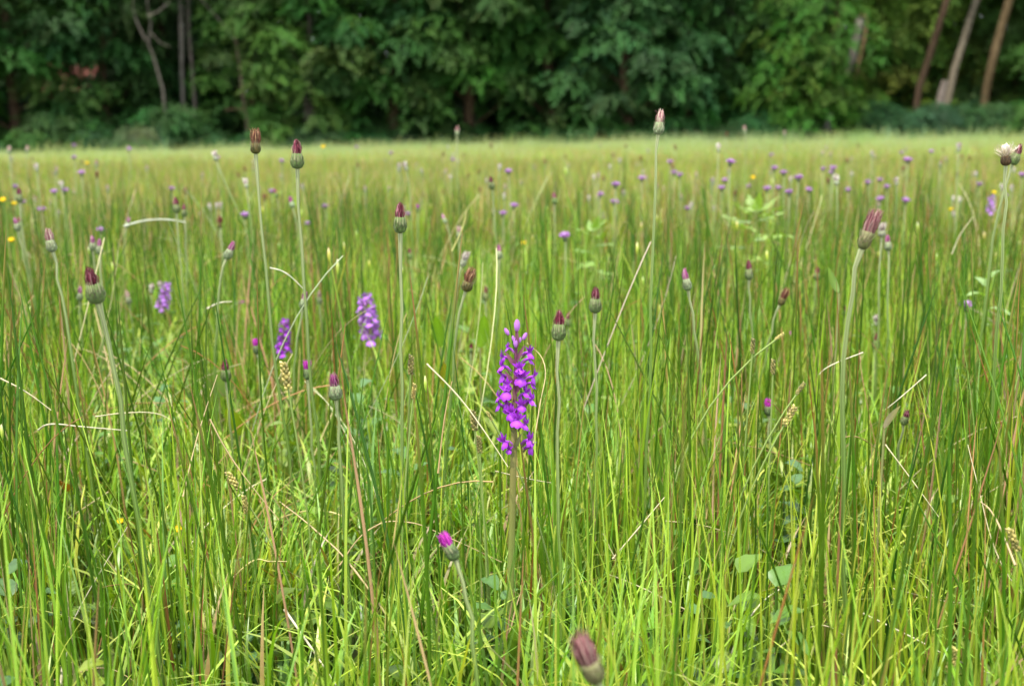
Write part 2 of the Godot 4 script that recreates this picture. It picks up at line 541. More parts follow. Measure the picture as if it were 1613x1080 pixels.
# x, y: the middle of the head in the photograph; h: its height there; tilt: degrees to the right; lean: how far the stalk drifts to the right per length downward
func thistle(x: float, y: float, h: float, tilt: float, lean: float, style: String, label: String, group := "thistles standing over the meadow", stalk_from := Vector3.ZERO) -> Node3D:
	var s: Array = STYLE[style]
	var real: float = s[0] * r(0.95, 1.05)
	var depth := F * real / h
	var p := at(x, y, depth)
	for i in 60:
		if p.y > 0.2:
			break
		depth *= 0.97
		p = at(x, y, depth)
	real = h * depth / F
	var up := Vector3(sin(deg_to_rad(tilt)), cos(deg_to_rad(tilt)), r(-0.12, 0.12)).normalized()
	var foot := p - up * real * 0.5
	var base := Vector3(p.x + lean * p.y, 0, p.z + r(-0.04, 0.04))
	var t := thing("thistle", label, "thistle", base, group)
	var fine := h > 20.0
	var meshes := head_meshes(style, fine)
	var slim := real * r(0.8, 1.04)
	var xf := Transform3D(frame_to(up, r(0, TAU)).scaled_local(Vector3(slim, real, slim)), foot - base)
	part("flower_base", meshes[0], M.head, t, xf)
	part("flower_tuft", meshes[1], M.petal, t, xf)
	var n := 12 if fine else 6
	var bend := foot - up * foot.y * 0.16
	if style == "bloom" or absf(tilt) < 3:
		bend = foot + Vector3(lean * 0.2, -1, 0) * foot.y * 0.45
	var pts := bezier(foot - base, bend - base, Vector3(0, -0.01, 0), n)
	for i in range(1, n):
		pts[i] += Vector3(r(-1, 1), 0, r(-1, 1)) * 0.0016
	var thick := (0.0015 if fine else 0.0014) * (1.12 if h > 55 else 1.0)
	var g := Geo.new()
	var radii := []
	var cols := []
	for i in n + 1:
		radii.append(thick * lerpf(0.85, 1.25, float(i) / n))
		cols.append(Color(0.34, 0.355, 0.17).lerp(Color(0.14, 0.225, 0.035), minf(1.0, 1.8 * float(i) / n)))
	radii[0] = thick * 1.4
	g.tube(pts, radii, 8 if fine else 5, cols, 0.45)
	part("stem", g.mesh(), M.stem, t)
	keep.append([x, y, h * 0.42 + 3.0, h * 0.6 + 2.0, depth])
	if fine:
		var q := seen(base + pts[2])
		keep.append([q.x, q.y, 6.0, absf(q.y - y) * 0.5, depth])
	return t

# ---------------------------------------------------------------- orchids
func floret_meshes(rich: float) -> Array:
	var out := []
	for variant in 4:
		var main := Color(0.235, 0.010, 0.40).lerp(Color(0.42, 0.2, 0.56), rich)
		var pale := Color(0.34, 0.05, 0.50).lerp(Color(0.55, 0.33, 0.66), rich)
		var deep := Color(0.15, 0.004, 0.27).lerp(Color(0.28, 0.09, 0.45), rich)
		var g := Geo.new()
		for spec in [[-1.0, 0.55], [1.0, 0.55], [0.0, 1.0]]:
			# two side sepals held out and up, one over the top
			var dir := Vector3(spec[0] * 0.9, spec[1] + r(-0.15, 0.25), 0.25 + r(-0.2, 0.2)).normalized()
			var b := Basis.looking_at(-dir, Vector3(0, 0.2, 1).normalized())
			g.leaf(Transform3D(b, Vector3(0, 0, 0.001)), 0.0098, 0.0034, 0.35, 0.25 * r(0, 1), 5, pale, main, deep)
		for sx in [-1.0, 1.0]:
			var dir := Vector3(sx * 0.3, 0.75, 0.65).normalized()
			g.leaf(Transform3D(Basis.looking_at(-dir, Vector3(0, -0.6, 0.8)), Vector3(sx * 0.001, 0, 0.001)), 0.0075, 0.0038, 0.5, 0.5, 4, pale, main, deep)
		# spur and ovary
		g.tube([Vector3(0, 0, 0.002), Vector3(0, -0.002, -0.004), Vector3(0, -0.006, -0.008)], [0.0016, 0.0014, 0.0005], 6, [pale, pale, main])
		g.tube([Vector3(0, -0.001, 0), Vector3(0, -0.004, -0.004), Vector3(0, -0.009, -0.007)], [0.0012, 0.0015, 0.001], 6, [deep, Color(0.15, 0.06, 0.1), Color(0.13, 0.12, 0.05)])
		# lip: three lobes, the sides bent back
		var l := Geo.new()
		var edge := [Vector2(-0.18, 0.0), Vector2(-0.5, 0.2), Vector2(-0.62, 0.5), Vector2(-0.5, 0.8), Vector2(-0.26, 0.78), Vector2(-0.12, 0.92), Vector2(0.0, 1.02), Vector2(0.12, 0.92), Vector2(0.26, 0.78), Vector2(0.5, 0.8), Vector2(0.62, 0.5), Vector2(0.5, 0.2), Vector2(0.18, 0.0)]
		var vdir := Vector3(0, -0.82, 0.57).rotated(Vector3.RIGHT, r(-0.35, 0.3))
		var nrm := Vector3(0, vdir.z, -vdir.y)
		var size := r(0.0085, 0.0105)
		var mid := l.vert(Vector3(0, 0, 0.002) + vdir * size * 0.4 + nrm * 0.0008, pale.lerp(Color(0.55, 0.28, 0.62), 0.12))
		var first := -1
		for i in edge.size():
			var e: Vector2 = edge[i]
			var p := Vector3(0, 0, 0.002) + (Vector3.RIGHT * e.x + vdir * e.y) * size - nrm * size * (0.45 * e.x * e.x + 0.06 * (i % 2))
			var k := l.vert(p, main if i % 3 else deep)
			if i > 0:
				l.tri(mid, k - 1, k)
			else:
				first = k
		l.tri(mid, l.v.size() - 1, first)
		out.append([g.mesh(), l.mesh()])
	return out

func bud_mesh(rich: float) -> ArrayMesh:
	var g := Geo.new()
	var a := Color(0.32, 0.07, 0.38).lerp(Color(0.5, 0.3, 0.6), rich)
	g.lathe(Transform3D(), [Vector2(0.0006, 0), Vector2(0.0015, 0.001), Vector2(0.0022, 0.0035), Vector2(0.0022, 0.006), Vector2(0.0013, 0.0082), Vector2(0.0003, 0.009)], 9, [Color(0.2, 0.05, 0.14), a, shade(a, 1.2), a, shade(a, 0.8), shade(a, 0.7)])
	return g.mesh()

func place_floret(t: Node3D, pair: Array, where: Vector3, yaw: float, roll: float, s: float) -> void:
	var b := Basis(Vector3.UP, yaw) * Basis(Vector3.FORWARD, roll) * Basis(Vector3.RIGHT, r(-0.25, 0.25))
	var f := part("floret", pair[0], M.petal, t, Transform3D(b.scaled_local(Vector3(s, s, s)), where))
	part("lip", pair[1], M.petal, f)

func bract(g: Geo, where: Vector3, dir: Vector3, length: float, col: Color) -> void:
	g.leaf(Transform3D(Basis.looking_at(-dir.normalized(), Vector3(0.1, 0.3, 1).normalized()), where), length, length * 0.22, 0.4, 0.1, 5, shade(col, 0.9), col, shade(col, 1.2))

func orchid_axis(y: float) -> Vector3:
	return at(730 + lerpf(348, 325, clampf((y - 140) / 940.0, 0, 1)) * 160.0 / 665.0, 480 + y * 160.0 / 665.0, 0.92)

func main_orchid() -> void:
	# florets as they stand on the spike: x, y in a 665-wide enlargement of the photograph round it, yaw, scale
	var spots := [[297, 278, -1.3, 0.75], [425, 300, 1.0, 0.95], [428, 345, 1.2, 0.9], [268, 335, -1.3, 0.95], [262, 392, -1.1, 1.0], [365, 400, 0.2, 0.9], [375, 455, 0.15, 1.25], [455, 462, 1.3, 1.0], [442, 505, 1.4, 0.85], [255, 450, -1.2, 1.0], [288, 510, -0.7, 0.9], [285, 552, -0.6, 1.1], [238, 597, -1.4, 0.95], [285, 632, -1.0, 0.95], [236, 645, -1.4, 0.9], [402, 565, 0.9, 1.0], [437, 612, 1.0, 1.15], [375, 640, 0.5, 1.0], [318, 685, -0.4, 1.0], [350, 732, 0.1, 1.15], [398, 768, 0.9, 0.95], [300, 700, -0.9, 0.9], [272, 880, -0.9, 1.15], [300, 925, -0.6, 0.7], [425, 868, 0.9, 1.1], [440, 915, 1.1, 0.95]]
	var depth := 0.92
	var k := 160.0 / 665.0
	var base := Vector3(at(806, 730, depth).x - 0.006, 0, at(806, 730, depth).z + 0.01)
	var t := thing("marsh_orchid", "tall magenta-purple orchid spike in sharp focus at the middle of the meadow", "orchid", base)
	var pairs := floret_meshes(0.0)
	for s in spots:
		var c: Vector3 = orchid_axis(s[1])
		var p := at(730 + s[0] * k, 480 + s[1] * k, depth)
		p = p.lerp(c, 0.06) + Vector3(0, 0, 0.009 * cos(s[2]))
		place_floret(t, pairs[rng.randi() % 4], p - base, s[2], r(-0.3, 0.3) + (0.35 if s[0] > 345 else -0.35) * 0.6, s[3] * 0.8)
	var bud := bud_mesh(0.3)
	for s in [[350, 158, 0.02, 1.2], [297, 182, -0.5, 0.8], [388, 212, 0.5, 0.8], [342, 262, 0.0, 0.95], [330, 222, -0.2, 0.6], [365, 232, 0.25, 0.6]]:
		part("bud", bud, M.petal, t, Transform3D(Basis(Vector3.FORWARD, s[2]).scaled_local(Vector3.ONE * s[3]), at(730 + s[0] * k, 480 + (s[1] + 14) * k, depth) - base + Vector3(0, 0, 0.003)))
	var pts := []
	var radii := []
	var cols := []
	for i in 16:
		var y := 165.0 + 62.0 * i
		pts.append(orchid_axis(y) - base)
		radii.append(lerpf(0.0011, 0.0028, minf(1.0, i / 12.0)))
		cols.append(Color(0.13, 0.035, 0.07).lerp(Color(0.17, 0.15, 0.04), clampf((i - 6) / 4.0, 0, 1)))
	pts.append(pts[15] * 0.5)
	pts.append(Vector3(0, -0.01, 0))
	for i in 2:
		radii.append(0.003)
		cols.append(Color(0.16, 0.21, 0.04))
	var g := Geo.new()
	g.tube(pts, radii, 9, cols, 0.15)
	part("stem", g.mesh(), M.stem, t)
	for s in [[262, 365, -0.6], [420, 330, 0.5], [275, 490, -0.6], [440, 540, 0.5], [255, 660, -0.7], [420, 690, 0.6], [300, 800, -0.3], [375, 905, 0.45], [318, 960, -0.2], [345, 250, 0.1], [385, 520, 0.3]]:
		var bg := Geo.new()
		var c: Vector3 = orchid_axis(s[1] + 40.0)
		bract(bg, c - base + Vector3(0, 0, 0.002), Vector3(s[2], 1.0, 0.25), 0.017, Color(0.16, 0.05, 0.09) if s[1] < 700 else Color(0.14, 0.13, 0.05))
		part("bract", bg.mesh(), M.stem, t)
	for i in 3:
		var lg := Geo.new()
		var az := -0.9 + 1.1 * i
		lg.leaf(Transform3D(Basis(Vector3.UP, az) * Basis(Vector3.RIGHT, -1.25), Vector3(0, 0.01 + 0.03 * i, 0)), 0.11, 0.014, 0.5, 0.2, 9, Color(0.11, 0.2, 0.03), Color(0.13, 0.23, 0.03), Color(0.2, 0.3, 0.06))
		part("leaf", lg.mesh(), M.blade, t)
	for y in [508, 560, 620, 680, 715]:
		keep.append([808, y, 42, 34, depth])
	keep.append([803, 800, 9, 60, depth])

func small_orchid(x: float, y: float, h: float, w: float, rich: float, lean: float, label: String) -> void:
	var depth := F * (0.085 if h > 60 else 0.062) / h
	if at(x, y + h * 0.5, depth).y < 0.16:
		for i in 40:
			if at(x, y + h * 0.5, depth).y > 0.16:
				break
			depth *= 0.97
	var real := h * depth / F
	var mid := at(x, y, depth)
	var base := Vector3(mid.x + lean * 0.2, 0, mid.z)
	var t := thing("marsh_orchid", label, "orchid", base, "orchids in the meadow")
	var n := 22 if h > 40 else 14
	var pairs := floret_meshes(rich)
	var half := w * depth / F * 0.5
	var top := mid + Vector3(-lean * real * 0.5, real * 0.5, 0)
	var low := mid + Vector3(lean * real * 0.5, -real * 0.5, 0)
	for i in n:
		var q := float(i) / n
		var a := i * 2.4 + r(-0.3, 0.3)
		var out := Vector3(sin(a), 0, cos(a)) * half * lerpf(0.35, 0.8, sqrt(q))
		place_floret(t, pairs[rng.randi() % 4], top.lerp(low, q * 0.95 + 0.03) + out - base, a, r(-0.3, 0.3), half / 0.013 * lerpf(0.6, 1.0, q))
	var g := Geo.new()
	g.tube([top - base, mid - base, low - base, Vector3(0, 0, 0)], [0.0008, 0.0016, 0.0022, 0.003], 7, [Color(0.25, 0.08, 0.2), Color(0.18, 0.08, 0.1), Color(0.17, 0.17, 0.05), Color(0.15, 0.21, 0.04)])
	part("stem", g.mesh(), M.stem, t)
	keep.append([x, y, w * 0.5 + 9, h * 0.55, depth])

# ---------------------------------------------------------------- other plants of the meadow
func buttercup(x: float, y: float, h: float, label: String) -> void:
	var depth := clampf(F * 0.017 / h, 0.8, 7.0)
	var p := at(x, y, depth)
	for i in 60:
		if p.y > 0.12:
			break
		depth *= 0.97
		p = at(x, y, depth)
	var s := h * depth / F
	var base := Vector3(p.x + r(-0.03, 0.03), 0, p.z)
	var t := thing("buttercup", label, "buttercup", base, "yellow buttercups in the grass")
	if not heads.has("cup"):
		var g := Geo.new()
		for i in 5:
			var b := Basis(Vector3.UP, TAU * i / 5) * Basis(Vector3.RIGHT, -0.55)
			g.leaf(Transform3D(b, Vector3.ZERO), 0.62, 0.62, 0.35, -0.35, 5, Color(0.72, 0.42, 0.005), Color(0.85, 0.62, 0.01), Color(0.75, 0.5, 0.01))
		var e := Geo.new()
		e.lathe(Transform3D(), [Vector2(0.02, 0.02), Vector2(0.15, 0.08), Vector2(0.16, 0.2), Vector2(0.02, 0.27)], 8, [Color(0.3, 0.3, 0.03), Color(0.6, 0.42, 0.02), Color(0.65, 0.48, 0.02), Color(0.5, 0.4, 0.03)])
		heads["cup"] = [g.mesh(), e.mesh()]
	var xf := Transform3D((Basis(Vector3.RIGHT, r(0.0, 0.7)) * Basis(Vector3.UP, r(0, TAU))).scaled_local(Vector3.ONE * s), p - base)
	part("petals", heads["cup"][0], M.petal, t, xf)
	part("flower_centre", heads["cup"][1], M.petal, t, xf)
	var g2 := Geo.new()
	g2.tube(bezier(p - base, (p - base) * Vector3(1, 0.5, 1), Vector3.ZERO, 6), fill(7, 0.0009), 5, fill(7, Color(0.16, 0.24, 0.05)))
	part("stem", g2.mesh(), M.stem, t)
	keep.append([x, y, h * 0.6 + 2, h * 0.6 + 2, depth])

func straw(points: Array, d0: float, d1: float, rad: float, col: Color, label: String, free := true) -> void:
	var pts := []
	var n := points.size()
	for i in n:
		pts.append(at(points[i][0], points[i][1], lerpf(d0, d1, float(i) / (n - 1))))
	var curve := Curve3D.new()
	for i in n:
		var along: Vector3 = (pts[mini(i + 1, n - 1)] - pts[maxi(i - 1, 0)]) * 0.22
		curve.add_point(pts[i], -along, along)
	var steps := 6 * (n - 1)
	var line := []
	var radii := []
	var cols := []
	for i in steps + 1:
		var t := float(i) / steps
		line.append(curve.samplef(t * (n - 1)))
		radii.append(rad * 0.62 * lerpf(1.15, 0.5, t) * (1.0 if i % 6 else 1.25))
		cols.append(shade(col, r(0.85, 1.15)))
	var base: Vector3 = line[0]
	for i in line.size():
		line[i] -= base
	var g := Geo.new()
	g.tube(line, radii, 6, cols, 0.12)
	var o := part("straw_stalk", g.mesh(), M.straw, self)
	o.name = numbered("straw_stalk")
	o.position = base
	o.set_meta("label", label)
	o.set_meta("category", "stalk")
	o.set_meta("group", "dry stalks lying in the grass")
	if free:
		for i in range(0, line.size(), 5):
			var q := seen(base + line[i])
			if i % 10 == 0:
				keep.append([q.x, q.y, 7, 7, q.z])

func sedge(x: float, y: float, h: float, tilt: float, depth: float, col: Color, label: String) -> void:
	var p := at(x, y, depth)
	var s := h * depth / F
	var up := Vector3(sin(deg_to_rad(tilt)), cos(deg_to_rad(tilt)), 0)
	var foot := p - up * s * 0.5
	var base := Vector3(foot.x - up.x * 0.12, 0, foot.z)
	var t := thing("sedge", label, "sedge", base, "sedges with grain-like spikes")
	var g := Geo.new()
	var n := 26
	for i in n:
		var q := float(i) / n
		var a := i * 2.4
		var out := (frame_to(up) * Vector3(cos(a), 0, sin(a)))
		var c := mixed([col, shade(col, 0.6), shade(col, 1.3)], 0.2)
		var dir := (up * 0.8 + out * 0.55).normalized()
		var w := s * 0.085 * (1.0 - 0.4 * absf(q - 0.45))
		g.lathe(Transform3D(frame_to(dir), foot - base + up * s * q * 0.92 + out * s * 0.035), [Vector2(0.0, 0), Vector2(w * 0.8, w * 0.8), Vector2(w * 0.7, w * 1.7), Vector2(0.0, w * 2.6)], 5, [shade(c, 0.7), c, shade(c, 1.1), shade(c, 0.5)])
	part("spike", g.mesh(), M.straw, t)
	var st := Geo.new()
	st.tube(bezier(p + up * s * 0.4 - base, foot - up * foot.y * 0.5 - base, Vector3.ZERO, 10), fill(11, 0.0009), 5, fill(11, Color(0.19, 0.25, 0.06)))
	part("stem", st.mesh(), M.stem, t)
	keep.append([x, y, h * 0.25 + 4, h * 0.5 + 2, depth])

func big_leaf(x: float, y: float, w: float, h: float, depth: float, turn: float, pitch: float, col: Color, tip: Color, label: String) -> void:
	# one broad leaf on its stalk, rising from the floor of the meadow
	var p := at(x, y, depth)
	var lw := w * depth / F
	var lh := h * depth / F
	var base := Vector3(p.x, 0, p.z - 0.02)
	var t := thing("broad_leaf", label, "leaf", base, "broad leaves among the grass")
	var g := Geo.new()
	var b := Basis(Vector3.FORWARD, turn) * Basis(Vector3.RIGHT, -pitch)
	var start := p - b * Vector3(0, 0, lh * 0.5) - base
	g.leaf(Transform3D(b, start), lh, lw, 0.3, 0.18, 14, shade(col, 0.75), shade(tip, 0.75), shade(col, 1.2))
	part("leaf_blade", g.mesh(), M.blade, t)
	var st := Geo.new()
	st.tube(bezier(start, start * Vector3(1, 0.4, 1), Vector3.ZERO, 5), fill(6, 0.0012), 5, fill(6, Color(0.2, 0.2, 0.07)))
	part("leaf_stalk", st.mesh(), M.stem, t)
	keep.append([x, y, w * 0.22, h * 0.3, depth])

func leafy_herb(x: float, y: float, size: float, depth: float, n: int, lw: float, col: Color, label: String, toothed := false) -> void:
	# pairs of leaves along an upright stem, topped by a young rosette; size is the spread in the photograph
	var p := at(x, y, depth)
	var s := size * depth / F
	var base := Vector3(p.x, 0, p.z)
	var t := thing("leafy_herb", label, "herb", base, "leafy herbs among the rushes")
	var g := Geo.new()
	g.tube([Vector3.ZERO, Vector3(0.004, p.y * 0.5, 0), Vector3(0, p.y, 0)], [0.002, 0.0016, 0.001], 6, fill(3, shade(col, 0.8)))
	part("stem", g.mesh(), M.stem, t)
	for i in n:
		var lg := Geo.new()
		var q := float(i) / n
		var a := i * PI * 0.5 * 1.07 + r(-0.3, 0.3)
		var y0 := p.y * lerpf(1.0, 0.45, q * q)
		var b := Basis(Vector3.UP, a) * Basis(Vector3.RIGHT, lerpf(-0.9, 0.05, minf(1.0, q * 1.6)) + r(-0.15, 0.15))
		var l := s * 0.5 * lerpf(0.6, 1.0, minf(1.0, q * 2.0)) * r(0.85, 1.15)
		var c := shade(col, r(0.85, 1.2))
		if toothed:
			# a pinnate leaf: leaflets in pairs along a rib
			lg.tube([Vector3(0, y0, 0), Vector3(0, y0, 0) + b * Vector3(0, 0, l * 0.5), Vector3(0, y0, 0) + b * Vector3(0, -l * 0.08, l * 0.95)], [0.001, 0.0008, 0.0005], 4, fill(3, c))
			for k in 5:
				for sx in [-1.0, 1.0]:
					var lb := b * Basis(Vector3.UP, sx * 0.95) * Basis(Vector3.RIGHT, r(-0.2, 0.2))
					lg.leaf(Transform3D(lb, Vector3(0, y0, 0) + b * Vector3(0, -l * 0.06 * k / 5.0, l * (0.22 + 0.15 * k))), l * lw * (1.0 - 0.11 * k), l * lw * 0.34, 0.3, 0.25, 5, c, shade(c, 1.1), shade(c, 1.3))
			lg.leaf(Transform3D(b, Vector3(0, y0, 0) + b * Vector3(0, -l * 0.08, l * 0.92)), l * lw * 0.8, l * lw * 0.36, 0.3, 0.25, 5, c, shade(c, 1.1), shade(c, 1.3))
		else:
			lg.leaf(Transform3D(b, Vector3(0, y0, 0)), l, l * lw, 0.3, 0.25, 8, c, shade(c, 1.1), shade(c, 1.4))
		part("leaf", lg.mesh(), M.blade, t)
	keep.append([x, y, size * 0.2, size * 0.12, depth])

# ---------------------------------------------------------------- the wood
var sprays := {}
var gaps: Array = []       # openings in the leaves: [x, y, rx, ry, share left out]

func spray_mesh(kind: String) -> ArrayMesh:
	var g := Geo.new()
	var n := 14
	var spec: Array = {"broad": [0.085, 0.066, 0.42, 1.0], "small": [0.06, 0.04, 0.4, 0.8], "long": [0.10, 0.028, 0.42, 0.6], "needle": [0.09, 0.012, 0.4, 0.9]}[kind]
	n = {"broad": 19, "small": 22, "long": 18, "needle": 34}[kind]
	for i in n:
		var t := float(i) / (n - 1)
		var sx := 1.0 if i % 2 else -1.0
		var p := Vector3(sx * r(0.0, 0.10) * (1.2 - t), -0.12 * t * t + r(-0.05, 0.04), spec[2] * t + r(-0.03, 0.03))
		var b := Basis(Vector3.UP, sx * r(0.3, 1.4) * spec[3] * (1.1 - 0.8 * t)) * Basis(Vector3.RIGHT, r(0.0, 0.75)) * Basis(Vector3.FORWARD, r(-0.5, 0.5))
		var l: float = spec[0] * r(0.75, 1.2)
		var w: float = spec[1] * r(0.8, 1.15)
		var c := Color(1, 1, 1) * r(0.8, 1.2)
		c.a = 1.0
		var a0 := g.vert(p, c)
		var a1 := g.vert(p + b * Vector3(-w * 0.5, w * 0.12, l * 0.45), c)
		var a2 := g.vert(p + b * Vector3(0, -0.01, l), c)
		var a3 := g.vert(p + b * Vector3(w * 0.5, w * 0.12, l * 0.45), c)
		g.tri(a0, a1, a2)
		g.tri(a0, a2, a3)
	return g.mesh()

func crown(t: Node3D, kind: String, tint: Color, lobes: Array, per: int, size: float) -> void:
	# lobes: [centre, radii] of flattened masses of leaf sprays
	var xs := []
	var ts := []
	for lobe in lobes:
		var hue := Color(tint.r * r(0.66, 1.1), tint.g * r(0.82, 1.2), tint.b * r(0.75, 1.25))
		for i in int(per * 1.35):
			var d := Vector3(r(-1, 1), r(-0.75, 1), r(-1, 1))
			if d.length_squared() < 0.01:
				continue
			d = d.normalized() * pow(rng.randf(), 0.4)
			var p: Vector3 = lobe[0] + d * lobe[1]
			p.y -= 0.15 * lobe[1].y * (d.x * d.x + d.z * d.z)
			var q := seen(t.position + p)
			var skip := false
			for gp in gaps:
				var e := Vector2((q.x - gp[0]) / gp[2], (q.y - gp[1]) / gp[3])
				if e.length() < 1.0 and q.z < gp[5] and rng.randf() < gp[4]:
					skip = true
			if skip or t.position.y + p.y < 0.05:
				continue
			var out := Vector3(d.x + r(-0.5, 0.5), 0.0, d.z + r(-0.5, 0.5)).normalized()
			var nrm := (Vector3.UP + Vector3(d.x, 0, d.z) * 0.7 + Vector3(r(-1, 1), r(-0.5, 0.5), r(-1, 1)) * 0.45).normalized()
			var fwd := (out - nrm * out.dot(nrm)).normalized()
			var s := size * r(0.7, 1.25)
			xs.append(Transform3D(Basis(nrm.cross(fwd), nrm, fwd).scaled(Vector3.ONE * s), p))
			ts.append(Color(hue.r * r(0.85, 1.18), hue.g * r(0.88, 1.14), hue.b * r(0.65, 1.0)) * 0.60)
	if not sprays.has(kind):
		sprays[kind] = spray_mesh(kind)
	scatter("crown", sprays[kind], M.tree_leaf, t, xs, ts)

func trunk_into(g: Geo, pts: Array, r0: float, r1: float, col: Color, sides := 10) -> void:
	var n := pts.size()
	var radii := []
	var cols := []
	for i in n:
		radii.append(lerpf(r0, r1, float(i) / (n - 1)) * (1.25 if i == 0 else 1.0) * r(0.9, 1.1))
		cols.append(shade(col, r(0.55, 0.95)))
	g.tube(pts, radii, sides, cols)

func wobbly(a: Vector3, b: Vector3, n: int, amp: float) -> Array:
	var out := []
	for i in n + 1:
		var t := float(i) / n
		out.append(a.lerp(b, t) + Vector3(r(-1, 1), r(-0.3, 0.3), r(-1, 1)) * amp * sin(t * PI))
	return out

func ground_at(x: float, dist: float) -> Vector3:
	return Vector3((x - 806.5) / F * dist * 0.985, 0.0, -dist)

func tree(label: String, x: float, dist: float, tall: float, wide: float, kind: String, tint: Color, thick: float, bark: Color, skirt: float, lobes_n: int, per: int, size: float, drift := 0.0) -> void:
	var base := ground_at(x, dist)
	var t := thing("tree", label, "tree", base, "trees at the edge of the wood")
	var top := Vector3(drift, tall, 0)
	var g := Geo.new()
	trunk_into(g, wobbly(Vector3(0, -0.05, 0), top * 0.92, 9, 0.12), thick, thick * 0.25, bark)
	part("trunk", g.mesh(), M.bark, t)
	var lobes := []
	var lg := Geo.new()
	lobes_n = int(lobes_n * 0.9)
	for i in lobes_n:
		var q := float(i) / lobes_n
		var y := lerpf(skirt, tall, q)
		var reach := wide * sqrt(maxf(0.05, 1.0 - pow(absf((y - tall * 0.42) / (tall * 0.66)), 2.2)))
		var a := i * 2.4 + r(-0.4, 0.4)
		var c := top * (y / tall) + Vector3(cos(a), 0, sin(a) * 0.8) * reach * r(0.45, 1.0)
		var rad := r(0.5, 0.95) * lerpf(1.0, 1.5, q)
		lobes.append([c, Vector3(rad, rad * r(0.42, 0.62), rad)])
		if i % 2 == 0:
			trunk_into(lg, wobbly(top * maxf(0.05, (y - 0.9) / tall), c, 4, 0.08), thick * 0.22, thick * 0.06, bark, 6)
	part("limbs", lg.mesh(), M.bark, t)
	crown(t, kind, tint, lobes, per, size)

func shrub(label: String, x: float, dist: float, tall: float, wide: float, kind: String, tint: Color, lobes_n: int, per: int, size: float) -> void:
	var base := ground_at(x, dist)
	var t := thing("shrub", label, "shrub", base, "shrubs along the edge of the wood")
	var lobes := []
	var g := Geo.new()
	for i in lobes_n:
		var a := i * 2.4 + r(-0.4, 0.4)
		var q := sqrt((i + 0.5) / lobes_n)
		var y := tall * r(0.25, 0.9) * sqrt(maxf(0.1, 1.0 - 0.8 * q * q))
		var c := Vector3(cos(a) * q * wide, y, sin(a) * q * wide * 0.6)
		var rad := r(0.3, 0.55)
		lobes.append([c, Vector3(rad, rad * 0.65, rad)])
		trunk_into(g, wobbly(Vector3(cos(a), 0, sin(a)) * 0.08, c, 4, 0.06), 0.025, 0.008, Color(0.09, 0.065, 0.04), 5)
	part("stems", g.mesh(), M.bark, t)
	crown(t, kind, tint, lobes, per, size)

func bole(label: String, dist: float, line: Array, r0: float, r1: float, bark: Color, crowned: bool, called := "tree") -> Node3D:
	# a trunk that shows between the leaves; line: its course in the photograph from the foot up, carried on above the frame
	var base := ground_at(line[0][0], dist)
	base.x += 0.0
	var t := thing(called, label, "tree", base, "trunks that show between the leaves")
	var pts := [Vector3(0, -0.05, 0)]
	for p in line:
		var w := at(p[0], p[1], dist * 0.985)
		pts.append(Vector3(w.x, w.y, -dist) - base)
	var a: Vector3 = pts[pts.size() - 2]
	var b: Vector3 = pts[pts.size() - 1]
	if crowned:
		for i in 4:
			pts.append(b + (b - a).normalized() * 1.3 * (i + 1) + Vector3(r(-0.1, 0.1), 0, 0))
	var g := Geo.new()
	trunk_into(g, pts, r0, r1, bark, 12)
	part("trunk", g.mesh(), M.bark, t)
	if crowned:
		var top: Vector3 = pts[pts.size() - 1]
		var lobes := []
		for i in 12:
			var d := Vector3(r(-1.6, 1.6), r(-1.4, 1.8), r(-1.6, 1.6))
			var rad := r(0.7, 1.2)
			lobes.append([top + d, Vector3(rad, rad * 0.55, rad)])
		crown(t, "broad", Color(0.06, 0.115, 0.022), lobes, 60, 1.4)
	return t

func twig(t: Node3D, called: String, dist: float, line: Array, r0: float, r1: float, bark: Color) -> void:
	var pts := []
	for p in line:
		var w := at(p[0], p[1], dist * 0.985)
		pts.append(Vector3(w.x, w.y, -dist + r(-0.1, 0.1)) - t.position)
	var g := Geo.new()
	trunk_into(g, pts, r0, r1, bark, 7)
	part(called, g.mesh(), M.bark, t)

